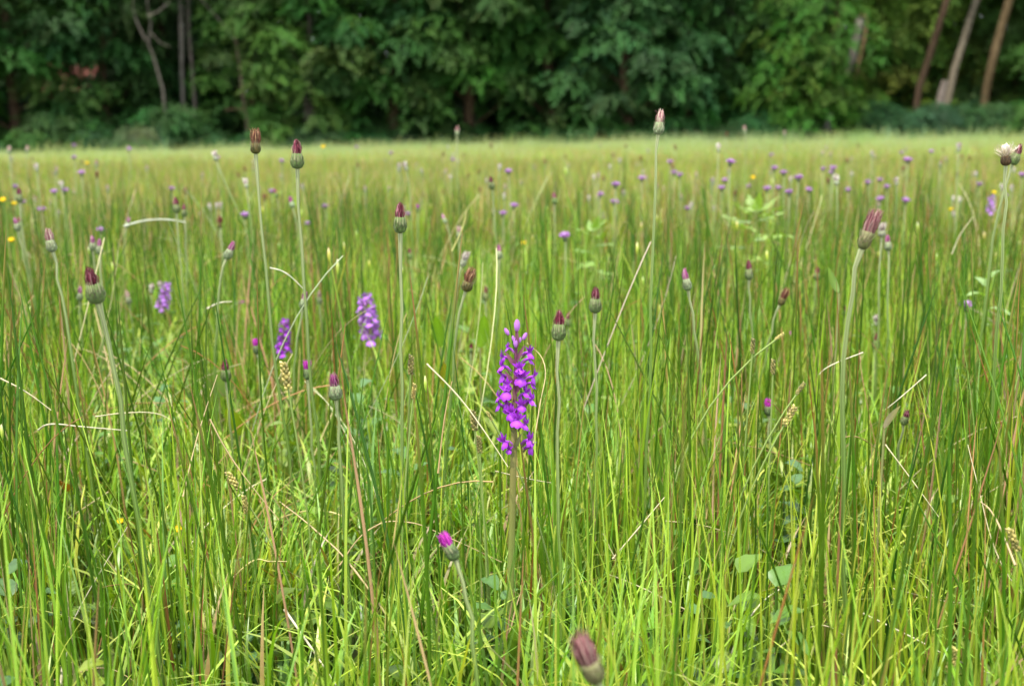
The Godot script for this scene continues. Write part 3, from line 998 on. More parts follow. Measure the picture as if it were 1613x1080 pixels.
func grow_wood() -> void:
	gaps = [[104, 128, 36, 7, 0.42, 33.6], [770, 165, 85, 30, 0.75, 33.0], [352, 175, 26, 26, 0.7, 31.5], [262, 80, 26, 70, 0.55, 29.4], [303, 45, 14, 60, 0.9, 31.8], [640, 150, 16, 50, 0.6, 32.0], [905, 180, 40, 22, 0.6, 31.0],
		[1143, 30, 12, 46, 0.5, 30.9], [1345, 75, 17, 62, 0.7, 30.3], [1458, 75, 30, 85, 0.4, 31.7], [1518, 30, 22, 45, 0.5, 32.2], [1558, 75, 24, 85, 0.42, 30.9], [1308, 25, 14, 40, 0.8, 32.5], [1310, 195, 12, 14, 0.9, 28.8], [1475, 138, 10, 16, 0.8, 30.5], [386, 150, 8, 45, 0.85, 29.9], [485, 180, 9, 44, 0.8, 29.6]]
	var dark := Color(0.032, 0.080, 0.018)
	var mid := Color(0.045, 0.115, 0.024)
	var light := Color(0.075, 0.165, 0.03)
	var bluish := Color(0.045, 0.10, 0.042)
	var grey := Color(0.17, 0.15, 0.115)
	var brown := Color(0.13, 0.085, 0.05)
	# the mantle of the wood, from its left end to its right
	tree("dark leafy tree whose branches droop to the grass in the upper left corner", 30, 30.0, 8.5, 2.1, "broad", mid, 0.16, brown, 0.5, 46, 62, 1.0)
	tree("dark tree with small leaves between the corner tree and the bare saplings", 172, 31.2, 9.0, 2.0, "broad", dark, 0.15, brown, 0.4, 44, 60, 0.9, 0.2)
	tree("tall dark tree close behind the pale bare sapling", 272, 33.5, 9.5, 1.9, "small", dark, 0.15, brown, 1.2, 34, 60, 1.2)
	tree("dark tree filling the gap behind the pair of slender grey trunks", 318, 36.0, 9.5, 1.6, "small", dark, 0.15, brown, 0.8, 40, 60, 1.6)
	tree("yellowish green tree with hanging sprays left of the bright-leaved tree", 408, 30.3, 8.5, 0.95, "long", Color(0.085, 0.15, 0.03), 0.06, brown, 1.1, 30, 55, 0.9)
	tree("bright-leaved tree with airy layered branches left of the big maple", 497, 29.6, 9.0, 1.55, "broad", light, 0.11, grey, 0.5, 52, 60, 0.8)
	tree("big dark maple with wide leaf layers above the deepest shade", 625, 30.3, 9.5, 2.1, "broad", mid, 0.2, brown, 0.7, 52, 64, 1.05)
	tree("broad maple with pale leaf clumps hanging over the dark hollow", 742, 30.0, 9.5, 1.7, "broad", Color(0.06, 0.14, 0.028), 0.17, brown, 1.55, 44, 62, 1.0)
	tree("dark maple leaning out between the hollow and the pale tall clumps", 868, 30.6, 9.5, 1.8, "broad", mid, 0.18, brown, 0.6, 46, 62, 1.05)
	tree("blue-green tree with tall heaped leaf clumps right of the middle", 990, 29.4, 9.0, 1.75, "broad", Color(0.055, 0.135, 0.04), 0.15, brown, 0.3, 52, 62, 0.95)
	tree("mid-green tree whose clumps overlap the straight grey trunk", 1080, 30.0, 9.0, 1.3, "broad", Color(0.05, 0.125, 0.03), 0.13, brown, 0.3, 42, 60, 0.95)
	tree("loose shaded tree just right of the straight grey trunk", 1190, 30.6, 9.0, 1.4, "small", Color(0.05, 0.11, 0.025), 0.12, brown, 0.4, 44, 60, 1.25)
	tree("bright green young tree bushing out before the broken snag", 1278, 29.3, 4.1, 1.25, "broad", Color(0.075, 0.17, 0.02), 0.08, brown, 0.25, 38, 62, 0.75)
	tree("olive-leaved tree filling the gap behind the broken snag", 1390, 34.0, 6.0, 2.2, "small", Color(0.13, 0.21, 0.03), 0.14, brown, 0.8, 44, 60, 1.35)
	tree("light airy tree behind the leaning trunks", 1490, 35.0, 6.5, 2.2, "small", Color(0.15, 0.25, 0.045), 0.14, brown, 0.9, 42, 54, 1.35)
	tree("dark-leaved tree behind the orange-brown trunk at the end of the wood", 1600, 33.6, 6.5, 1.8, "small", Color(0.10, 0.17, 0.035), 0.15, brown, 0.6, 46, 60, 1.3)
	# shrubs in front of them
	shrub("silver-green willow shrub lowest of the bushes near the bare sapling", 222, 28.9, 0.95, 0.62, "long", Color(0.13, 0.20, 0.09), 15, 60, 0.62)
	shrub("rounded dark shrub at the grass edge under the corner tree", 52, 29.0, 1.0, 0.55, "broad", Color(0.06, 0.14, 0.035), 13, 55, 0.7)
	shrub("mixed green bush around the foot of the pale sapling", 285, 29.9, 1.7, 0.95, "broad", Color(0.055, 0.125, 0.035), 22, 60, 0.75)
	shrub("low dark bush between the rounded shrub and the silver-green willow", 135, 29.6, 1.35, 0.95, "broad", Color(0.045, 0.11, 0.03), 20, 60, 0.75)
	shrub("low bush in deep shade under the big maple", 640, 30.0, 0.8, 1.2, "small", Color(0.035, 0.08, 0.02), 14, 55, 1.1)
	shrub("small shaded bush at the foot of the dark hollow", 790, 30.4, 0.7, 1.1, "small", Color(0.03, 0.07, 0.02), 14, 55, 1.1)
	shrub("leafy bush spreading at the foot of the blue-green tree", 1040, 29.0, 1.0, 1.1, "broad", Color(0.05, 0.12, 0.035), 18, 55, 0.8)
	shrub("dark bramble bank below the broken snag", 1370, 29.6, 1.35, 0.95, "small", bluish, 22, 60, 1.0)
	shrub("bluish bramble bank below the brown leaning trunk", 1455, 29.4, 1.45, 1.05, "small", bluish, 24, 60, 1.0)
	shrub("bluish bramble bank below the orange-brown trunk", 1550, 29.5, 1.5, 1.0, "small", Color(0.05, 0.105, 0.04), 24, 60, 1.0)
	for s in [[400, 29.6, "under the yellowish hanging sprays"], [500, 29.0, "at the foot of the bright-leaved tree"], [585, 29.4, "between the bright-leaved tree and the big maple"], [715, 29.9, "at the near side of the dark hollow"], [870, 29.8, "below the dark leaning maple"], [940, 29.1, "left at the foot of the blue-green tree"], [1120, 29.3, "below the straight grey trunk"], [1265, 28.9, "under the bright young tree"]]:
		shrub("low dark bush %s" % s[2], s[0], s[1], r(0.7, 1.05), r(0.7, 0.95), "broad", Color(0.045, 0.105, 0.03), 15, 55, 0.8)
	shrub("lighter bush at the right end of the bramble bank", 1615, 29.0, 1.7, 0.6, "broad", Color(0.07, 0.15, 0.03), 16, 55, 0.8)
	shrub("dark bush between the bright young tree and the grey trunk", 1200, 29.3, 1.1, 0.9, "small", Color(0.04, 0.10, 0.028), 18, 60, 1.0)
	# trunks that can be told apart
	var t := bole("pale bare sapling leaning left with a fork of grey branches", 29.2, [[264, 205], [262, 140], [250, 90], [240, 62]], 0.04, 0.026, Color(0.19, 0.17, 0.14), false, "sapling")
	twig(t, "branch", 29.2, [[241, 66], [228, 40], [222, 20], [226, -10]], 0.026, 0.011, Color(0.19, 0.17, 0.14))
	twig(t, "branch", 29.2, [[243, 70], [248, 40], [247, 10], [252, -20]], 0.026, 0.015, Color(0.19, 0.17, 0.14))
	twig(t, "branch", 29.2, [[249, 55], [262, 70], [275, 76]], 0.018, 0.008, Color(0.28, 0.25, 0.2))
	twig(t, "branch", 29.2, [[247, 30], [262, 22], [280, 8]], 0.018, 0.008, Color(0.28, 0.25, 0.2))
	bole("left stem of the pair of slender grey trunks", 31.5, [[292, 210], [293, 120], [296, 50], [297, -5]], 0.055, 0.075, Color(0.27, 0.245, 0.21), true)
	bole("right stem of the pair of slender grey trunks", 31.6, [[312, 210], [309, 100], [307, 50], [309, -5]], 0.045, 0.055, Color(0.22, 0.19, 0.16), true)
	t = bole("thin crooked brown trunk under the yellowish hanging sprays", 29.7, [[392, 215], [391, 190], [386, 150], [384, 110], [379, 60]], 0.05, 0.035, Color(0.2, 0.15, 0.11), false)
	twig(t, "branch", 29.7, [[386, 172], [372, 172], [358, 174]], 0.02, 0.01, Color(0.24, 0.15, 0.1))
	twig(t, "branch", 29.7, [[380, 70], [360, 40], [335, 12], [322, -10]], 0.025, 0.012, Color(0.22, 0.2, 0.16))
	bole("grey trunk seen low under the bright-leaved tree", 29.5, [[487, 222], [485, 180], [483, 145]], 0.07, 0.06, Color(0.21, 0.18, 0.15), false)
	bole("straight grey trunk high between two leafy trees", 30.8, [[1140, 215], [1141, 120], [1143, 60], [1144, -5]], 0.10, 0.12, Color(0.24, 0.195, 0.155), true)
	bole("slender shaded trunk slanting behind the loose shaded tree", 31.8, [[1150, 215], [1160, 150], [1170, 70], [1176, -5]], 0.09, 0.08, Color(0.16, 0.14, 0.11), true)
	t = bole("pale broken snag with a hooked splinter at its top", 30.2, [[1306, 212], [1318, 150], [1332, 100], [1340, 60], [1345, 30]], 0.15, 0.12, Color(0.36, 0.32, 0.265), false, "dead_tree")
	twig(t, "splinter", 30.15, [[1345, 32], [1350, 24], [1354, 40], [1352, 70], [1345, 100], [1341, 130]], 0.07, 0.035, Color(0.36, 0.25, 0.13))
	bole("dark brown trunk reaching up behind the broken snag", 32.4, [[1300, 200], [1303, 90], [1308, 45], [1315, -5]], 0.12, 0.14, Color(0.15, 0.09, 0.06), true)
	bole("reddish brown trunk leaning right over the bramble bank", 31.5, [[1438, 190], [1442, 138], [1456, 85], [1467, 40], [1478, -5]], 0.10, 0.095, Color(0.13, 0.085, 0.055), true)
	bole("broad pale cream trunk beside the reddish leaning one", 32.0, [[1484, 190], [1495, 110], [1510, 50], [1517, 20], [1524, -5]], 0.09, 0.125, Color(0.33, 0.28, 0.2), true)
	bole("stout orange-brown trunk leaning right at the end of the bramble bank", 30.7, [[1543, 205], [1547, 140], [1556, 80], [1564, 40], [1574, -5]], 0.115, 0.11, Color(0.19, 0.135, 0.07), true)
	bole("pale stump half hidden below the cream trunk", 30.3, [[1474, 200], [1477, 150], [1482, 128]], 0.13, 0.09, Color(0.29, 0.24, 0.2), false, "stump")
	bole("grey stump at the grass edge under the bright young tree", 28.7, [[1300, 214], [1302, 195], [1304, 178]], 0.10, 0.09, Color(0.27, 0.25, 0.23), false, "stump")
	# deeper in
	var deep := [["first", -60], ["second", 110], ["third", 300], ["fourth", 480], ["fifth", 650], ["sixth", 830], ["seventh", 1010], ["eighth", 1180], ["ninth", 1345], ["tenth", 1700]]
	for d in deep:
		tree("%s from the left of the dim trees deep inside the wood" % d[0], d[1], 39.0 + r(-1.5, 1.5), 11.0, 2.8, "small", dark if d[1] < 1250 else Color(0.075, 0.135, 0.028), 0.18, brown, 0.5, 44, 46, 2.3)
	for sx in [-1, 1]:
		tree("tree beyond the %s end of the picture" % ["left", "right"][(sx + 1) / 2], 806 + sx * 930, 30.0, 9.0, 2.2, "broad", mid, 0.16, brown, 0.5, 40, 50, 1.2)
	var under := stuff("undergrowth", "dim tangle of bushes filling the floor of the wood", "undergrowth")
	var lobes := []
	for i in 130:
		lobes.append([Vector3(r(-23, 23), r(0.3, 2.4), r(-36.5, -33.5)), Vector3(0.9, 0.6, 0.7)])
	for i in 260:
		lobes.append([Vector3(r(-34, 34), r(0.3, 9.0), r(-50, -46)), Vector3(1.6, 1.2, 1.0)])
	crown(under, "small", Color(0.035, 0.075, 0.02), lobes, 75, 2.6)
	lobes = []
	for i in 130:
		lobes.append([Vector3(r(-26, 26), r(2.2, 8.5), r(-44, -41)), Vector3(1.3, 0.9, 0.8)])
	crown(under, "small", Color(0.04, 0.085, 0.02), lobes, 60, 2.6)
	# a house behind the leaves
	shed()
	reeds()

func shed() -> void:
	var base := Vector3(ground_at(104, 34.2).x, 0, -34.2)
	var t := thing("brick_outbuilding", "red-roofed brick outbuilding glimpsed through the leaves of the dark trees", "building", base)
	var g := BoxMesh.new()
	g.size = Vector3(1.5, 2.0, 2.0)
	part("wall", g, M.brick, t, Transform3D(Basis(), Vector3(0, 1.0, -1.2)))
	var slope := Basis(Vector3.RIGHT, 0.62)
	for row in 5:
		for col in 7:
			var tile := BoxMesh.new() if not heads.has("tile") else heads["tile"] as BoxMesh
			heads["tile"] = tile
			tile.size = Vector3(0.24, 0.03, 0.34)
			part("roof_tile", tile, M.tile if (row * 5 + col * 3) % 4 else M.tile_pale, t, Transform3D(slope * Basis(Vector3.RIGHT, -0.05), Vector3(-0.78 + 0.26 * col, 2.0, 0.0) + slope * Vector3(0, 0.02 + 0.002 * (col % 2), -0.14 - 0.3 * row)))
	var back := BoxMesh.new()
	back.size = Vector3(1.7, 0.06, 1.7)
	part("roof", back, M.tile, t, Transform3D(Basis(Vector3.RIGHT, -0.62), Vector3(0, 2.42, -1.95)))

func reeds() -> void:
	var st := stuff("reeds", "blue-green reeds standing along the wood edge at the far side", "reeds")
	var g := Geo.new()
	for i in 16:
		var a := r(0, TAU)
		var col := shade(Color(0.16, 0.25, 0.10), r(0.8, 1.2))
		blade(g, Vector3(cos(a), 0, sin(a)) * r(0, 0.22), r(0.55, 0.95), 0.016, r(0.1, 0.5), r(0, TAU), col, shade(col, 1.2), 4)
	var xs := []
	var ts := []
	for i in 150:
		var x := pow(rng.randf(), 0.6) * 16.0 - 1.0
		if i % 4 == 0:
			x = r(-15, 2)
		var s := r(0.6, 1.0) * (1.0 if x > 4 else 0.75)
		xs.append(Transform3D(Basis(Vector3.UP, r(0, TAU)).scaled(Vector3.ONE * s), Vector3(x, 0, r(-28.9, -27.2))))
		ts.append(Color(r(0.85, 1.2), r(0.9, 1.1), r(0.8, 1.2)))
	scatter("reed_tuft", g.mesh(), M.blade, st, xs, ts)

# ---------------------------------------------------------------- the scene
func _ready() -> void:
	rng.seed = 20240607
	var cam := Camera3D.new()
	cam.name = "camera"
	cam.position = Vector3(0, EYE, 0)
	cam.rotation_degrees = Vector3(-10.75, 0, -0.5)
	cam.near = 0.05
	cam.far = 900.0
	var lens := CameraAttributesPhysical.new()
	lens.frustum_focal_length = 38.06      # 35 degrees from top to bottom
	lens.frustum_focus_distance = 0.95
	lens.frustum_near = 0.05
	lens.frustum_far = 900.0
	lens.exposure_aperture = 7.0
	cam.attributes = lens
	add_child(cam)
	cam_at = Transform3D(Basis.from_euler(Vector3(deg_to_rad(-10.75), 0, deg_to_rad(-0.5))), cam.position)
	cam_inv = cam_at.affine_inverse()
	var env := Environment.new()
	var sky_mat := ProceduralSkyMaterial.new()
	sky_mat.sky_top_color = Color(0.76, 0.80, 0.84)
	sky_mat.sky_horizon_color = Color(0.86, 0.89, 0.92)
	sky_mat.sky_curve = 0.2
	sky_mat.sky_energy_multiplier = 1.15
	sky_mat.ground_bottom_color = Color(0.2, 0.25, 0.12)
	sky_mat.ground_horizon_color = Color(0.5, 0.55, 0.45)
	var sky := Sky.new()
	sky.sky_material = sky_mat
	env.background_mode = Environment.BG_SKY
	env.sky = sky
	env.tonemap_mode = Environment.TONE_MAPPER_LINEAR
	env.tonemap_exposure = 3.15
	env.sdfgi_enabled = true
	env.ssao_enabled = true
	env.ssil_enabled = true
	var we := WorldEnvironment.new()
	we.name = "world_environment"
	we.environment = env
	add_child(we)
	var sun := DirectionalLight3D.new()
	sun.name = "sun"
	sun.light_color = Color(1.0, 0.98, 0.94)
	sun.light_energy = 0.72
	sun.light_angular_distance = 3.0
	sun.shadow_enabled = true
	sun.rotation_degrees = Vector3(-70, -30, 0)
	add_child(sun)
	materials()
	ground()
	grow_wood()
	flowers()
	grow_meadow()

func noise_texture(freq: float, a: Color, b: Color, kind := FastNoiseLite.TYPE_SIMPLEX_SMOOTH) -> NoiseTexture2D:
	var n := FastNoiseLite.new()
	n.noise_type = kind
	n.seed = 5
	n.frequency = freq
	n.fractal_octaves = 4
	var t := NoiseTexture2D.new()
	t.width = 256
	t.height = 256
	t.seamless = true
	t.noise = n
	var ramp := Gradient.new()
	ramp.set_color(0, a)
	ramp.set_color(1, b)
	t.color_ramp = ramp
	return t

func materials() -> void:
	M.blade = matte(0.4, 0.42, 0.5)
	M.rush = matte(0.45, 0.22, 0.3)
	M.straw = matte(0.5, 0.1, 0.5)
	M.head = matte(0.7, 0.1, 0.35)
	M.petal = matte(0.6, 0.25, 0.35)
	M.stem = matte(0.65, 0.08, 0.4)
	M.tree_leaf = matte(0.6, 0.24, 0.25)
	var bark := matte(0.95, 0.0, 0.2)
	bark.albedo_texture = noise_texture(0.03, Color(0.55, 0.52, 0.5), Color(1, 1, 1))
	bark.uv1_triplanar = true
	bark.uv1_scale = Vector3(1.6, 0.45, 1.6)
	M.bark = bark
	var soil := StandardMaterial3D.new()
	soil.albedo_texture = noise_texture(0.02, Color(0.20, 0.23, 0.08), Color(0.34, 0.36, 0.14))
	soil.uv1_triplanar = true
	soil.uv1_world_triplanar = true
	soil.uv1_scale = Vector3.ONE * 1.3
	soil.roughness = 0.95
	M.soil = soil
	var brick := StandardMaterial3D.new()
	brick.albedo_texture = noise_texture(0.05, Color(0.42, 0.2, 0.15), Color(0.62, 0.36, 0.28))
	brick.uv1_triplanar = true
	brick.roughness = 0.9
	M.brick = brick
	for k in 2:
		var tile := StandardMaterial3D.new()
		tile.albedo_color = [Color(0.55, 0.30, 0.27), Color(0.62, 0.41, 0.37)][k]
		tile.roughness = 0.8
		M[["tile", "tile_pale"][k]] = tile

func ground() -> void:
	var st := SurfaceTool.new()
	st.begin(Mesh.PRIMITIVE_TRIANGLES)
	var g := Geo.new()
	g.quad(g.vert(Vector3(-400, 0, -450), Color.WHITE), g.vert(Vector3(400, 0, -450), Color.WHITE), g.vert(Vector3(400, 0, 60), Color.WHITE), g.vert(Vector3(-400, 0, 60), Color.WHITE))
	var o := part("meadow_ground", g.mesh(), M.soil, self)
	o.set_meta("kind", "structure")
	o.set_meta("label", "damp meadow floor under the grass and rushes")
	o.set_meta("category", "ground")

func flowers() -> void:
	main_orchid()
	small_orchid(580, 500, 76, 33, 0.5, 0.12, "pale lilac orchid spike behind the main orchid, second tallest of the orchids")
	small_orchid(447, 531, 58, 22, 0.0, -0.1, "short deep magenta orchid spike close to a bent thistle stalk")
	small_orchid(259, 466, 42, 20, 0.6, -0.25, "small violet orchid beside a white tuft of down")
	small_orchid(1562, 322, 30, 13, 0.7, 0.0, "distant violet orchid spike under the white downy thistle")
	small_orchid(951, 343, 18, 11, 0.8, 0.0, "blurred lilac orchid far off above the pale leafy herb")
	# thistles: the near and clear ones
	thistle(402, 222, 40, 2, 0.07, "brown", "tall brown flat-topped thistle head rising against the dark wood")
	thistle(467.5, 243, 45, 1, 0.03, "maroon", "tall thistle with slim reddish tuft right of the brown flat-topped one")
	thistle(630, 343, 48, 1, -0.04, "maroon", "sharp dark maroon thistle head on a straight pale stalk, left of centre")
	thistle(146, 449, 60, -9, 0.06, "maroon", "big thistle with fuzzy maroon tuft on the thickest stalk")
	thistle(1039, 192, 40, 5, -0.02, "pale", "tallest thistle, pinkish cream head well above the grass line")
	thistle(1370, 361, 66, 18, 0.05, "pink", "large fuzzy pink thistle head tilting on a thick stalk")
	thistle(1585, 241, 40, -3, 0.01, "down", "thistle gone to seed with spread white down over a brown cup")
	thistle(1602, 243, 34, 18, -0.06, "maroon", "dark closed thistle head crossing stalks with the white downy one")
	thistle(527, 608, 46, -3, 0.02, "violet", "green thistle bud with short violet tuft, in front of the deep magenta orchid")
	thistle(880.5, 512, 49, 2, 0.0, "maroon", "maroon thistle with a broad green base just right of the main orchid")
	thistle(938, 472, 42, 1, 0.02, "maroon", "maroon thistle further right of the main orchid, dark speck on its base")
	thistle(739, 440, 40, 18, -0.12, "brown", "dark maroon thistle nodding to the right above the main orchid")
	thistle(732, 407, 26, 20, -0.16, "white", "whitish thistle bud tilting just above the nodding dark one")
	thistle(786, 396, 24, -3, -0.08, "violet", "pinkish thistle bud right above the main orchid")
	thistle(362, 394, 30, 25, -0.1, "violet", "violet and white thistle bud tilting right below the tall brown one")
	thistle(78, 378, 38, -10, 0.08, "pale", "striped pink and cream thistle head near the yellow buttercups")
	thistle(145.5, 383, 24, 3, 0.02, "violet", "left bud of a green and violet pair above the big maroon thistle")
	thistle(156, 388, 25, 2, -0.06, "violet", "right bud of a green and violet pair above the big maroon thistle")
	thistle(201, 350, 18, 20, -0.1, "violet", "small pale bud with pink tip beside the arched white stalk")
	thistle(25, 353, 22, -8, 0.12, "violet", "left bud of the pair with pink tips by the picture's left edge")
	thistle(31, 350, 18, 2, 0.08, "maroon", "darker right bud of the pair by the picture's left edge")
	thistle(29.5, 307, 24, 0, 0.08, "maroon", "nearly black thistle head above the buttercups")
	thistle(277, 323, 25, -1, 0.04, "maroon", "left of two dark green-based thistles on the arched white stalk")
	thistle(289.5, 331, 22, 2, -0.04, "maroon", "right of two dark green-based thistles on the arched white stalk")
	thistle(338, 245, 16, -15, 0.45, "white", "white bud on a long slanting stalk left of the tall brown thistle")
	thistle(387, 288, 16, -8, 0.05, "white", "cream bud directly beneath the tall brown thistle")
	thistle(346, 349, 20, 2, 0.05, "brown", "dark brown thistle beside the long slanting white stalk")
	thistle(458.5, 318, 19, -14, 0.1, "violet", "violet-tipped bud left of the slim reddish thistle's stalk")
	thistle(434, 304, 15, -14, 0.05, "maroon", "small dark thistle between the two tall left-hand ones")
	thistle(355, 583, 36, 0, 0.02, "maroon", "maroon thistle in front of the grey-green broad leaf")
	thistle(484, 582, 32, 0, 0.05, "magenta", "vivid magenta thistle bud beneath the deep magenta orchid")
	thistle(479, 472, 30, 14, -0.15, "violet", "pale green thistle bud on a bent stalk over the deep magenta orchid")
	thistle(503, 468, 22, 0, 0.02, "pale", "faint upright bud right of the bent-stalk bud")
	thistle(201, 468, 22, -8, 0.05, "pale", "pale pink bud left of the small violet orchid")
	thistle(125.5, 462, 24, 8, -0.02, "violet", "little violet bud close to the big maroon thistle's left side")
	thistle(765, 462, 24, 1, 0.02, "maroon", "small maroon bud below the nodding dark thistle")
	thistle(742, 548, 16, 3, 0.0, "maroon", "tiny dark maroon bud left of the main orchid")
	thistle(895.5, 503, 26, 2, 0.02, "maroon", "small maroon thistle right behind the broad green-based one")
	thistle(720, 206, 15, 2, 0.02, "pale", "pale thistle standing above the grass line before the dark hollow")
	thistle(774, 288, 22, -6, 0.06, "maroon", "dark green-based thistle above the whitish bud")
	thistle(873.5, 312, 19, 0, -0.02, "maroon", "small dark thistle on a pale straight stalk above the round purple bloom")
	thistle(629, 262, 12, -4, 0.0, "white", "left of two white heads above the sharp dark maroon thistle")
	thistle(638.5, 261, 15, -10, 0.03, "white", "right of two white heads above the sharp dark maroon thistle")
	thistle(699, 344, 17, -25, 0.1, "violet", "small bud leaning left, right of the sharp dark maroon thistle")
	thistle(723, 365, 20, 0, 0.02, "pale", "dull pink head below the small bud that leans left")
	thistle(645, 399, 18, -5, 0.05, "maroon", "small dark bud beside the straight pale stalk")
	thistle(1081, 440, 36, -12, 0.14, "violet", "thistle with maroon tuft leaning left by a small white seed")
	thistle(1180, 425, 32, -3, 0.14, "maroon", "maroon thistle between the pale leafy herb and the main orchid")
	thistle(1288, 431, 22, 8, 0.02, "maroon", "small maroon bud beside a broad green blade")
	thistle(1235, 467, 30, 22, -0.15, "brown", "dark withered thistle leaning right on a dark stalk")
	thistle(1381, 537, 28, 2, 0.0, "maroon", "small dark maroon bud right of the thick stalk")
	thistle(1380, 504, 20, 3, 0.0, "white", "tiny white bud above the small dark maroon one")
	thistle(1331, 489, 17, 2, 0.0, "maroon", "faint maroon bud left of the thick stalk")
	thistle(1427, 657, 26, 12, 0.0, "maroon", "maroon bud beside the withered white husk")
	thistle(706, 860, 50, -28, 0.1, "magenta", "low magenta bud on a pale green neck, left of the main stem")
	thistle(926, 1037, 90, -22, 0.1, "pink", "blurred pink thistle head nearest the lens at the bottom edge")
	thistle(1390, 361, 24, -2, 0.0, "white", "white bud with pink tip behind the large fuzzy pink head")
	thistle(1399, 382, 26, -4, 0.0, "violet", "pink bud lower behind the large fuzzy pink head")
	thistle(1210, 641, 28, -4, 0.02, "magenta", "ragged magenta tuft low among rushes at the right")
	thistle(403, 545, 26, -3, 0.05, "magenta", "pale-stalked magenta bud left of the deep magenta orchid")
	thistle(1523, 481, 20, -3, 0.03, "bloom", "purple bloom low on a white stalk at the far right")
	thistle(378, 476, 12, 75, -0.4, "magenta", "pink bud lying sideways on an arched white stalk")
	thistle(1247, 527, 12, 0, 0.0, "magenta", "tiny violet bud alone among the right-hand rushes")
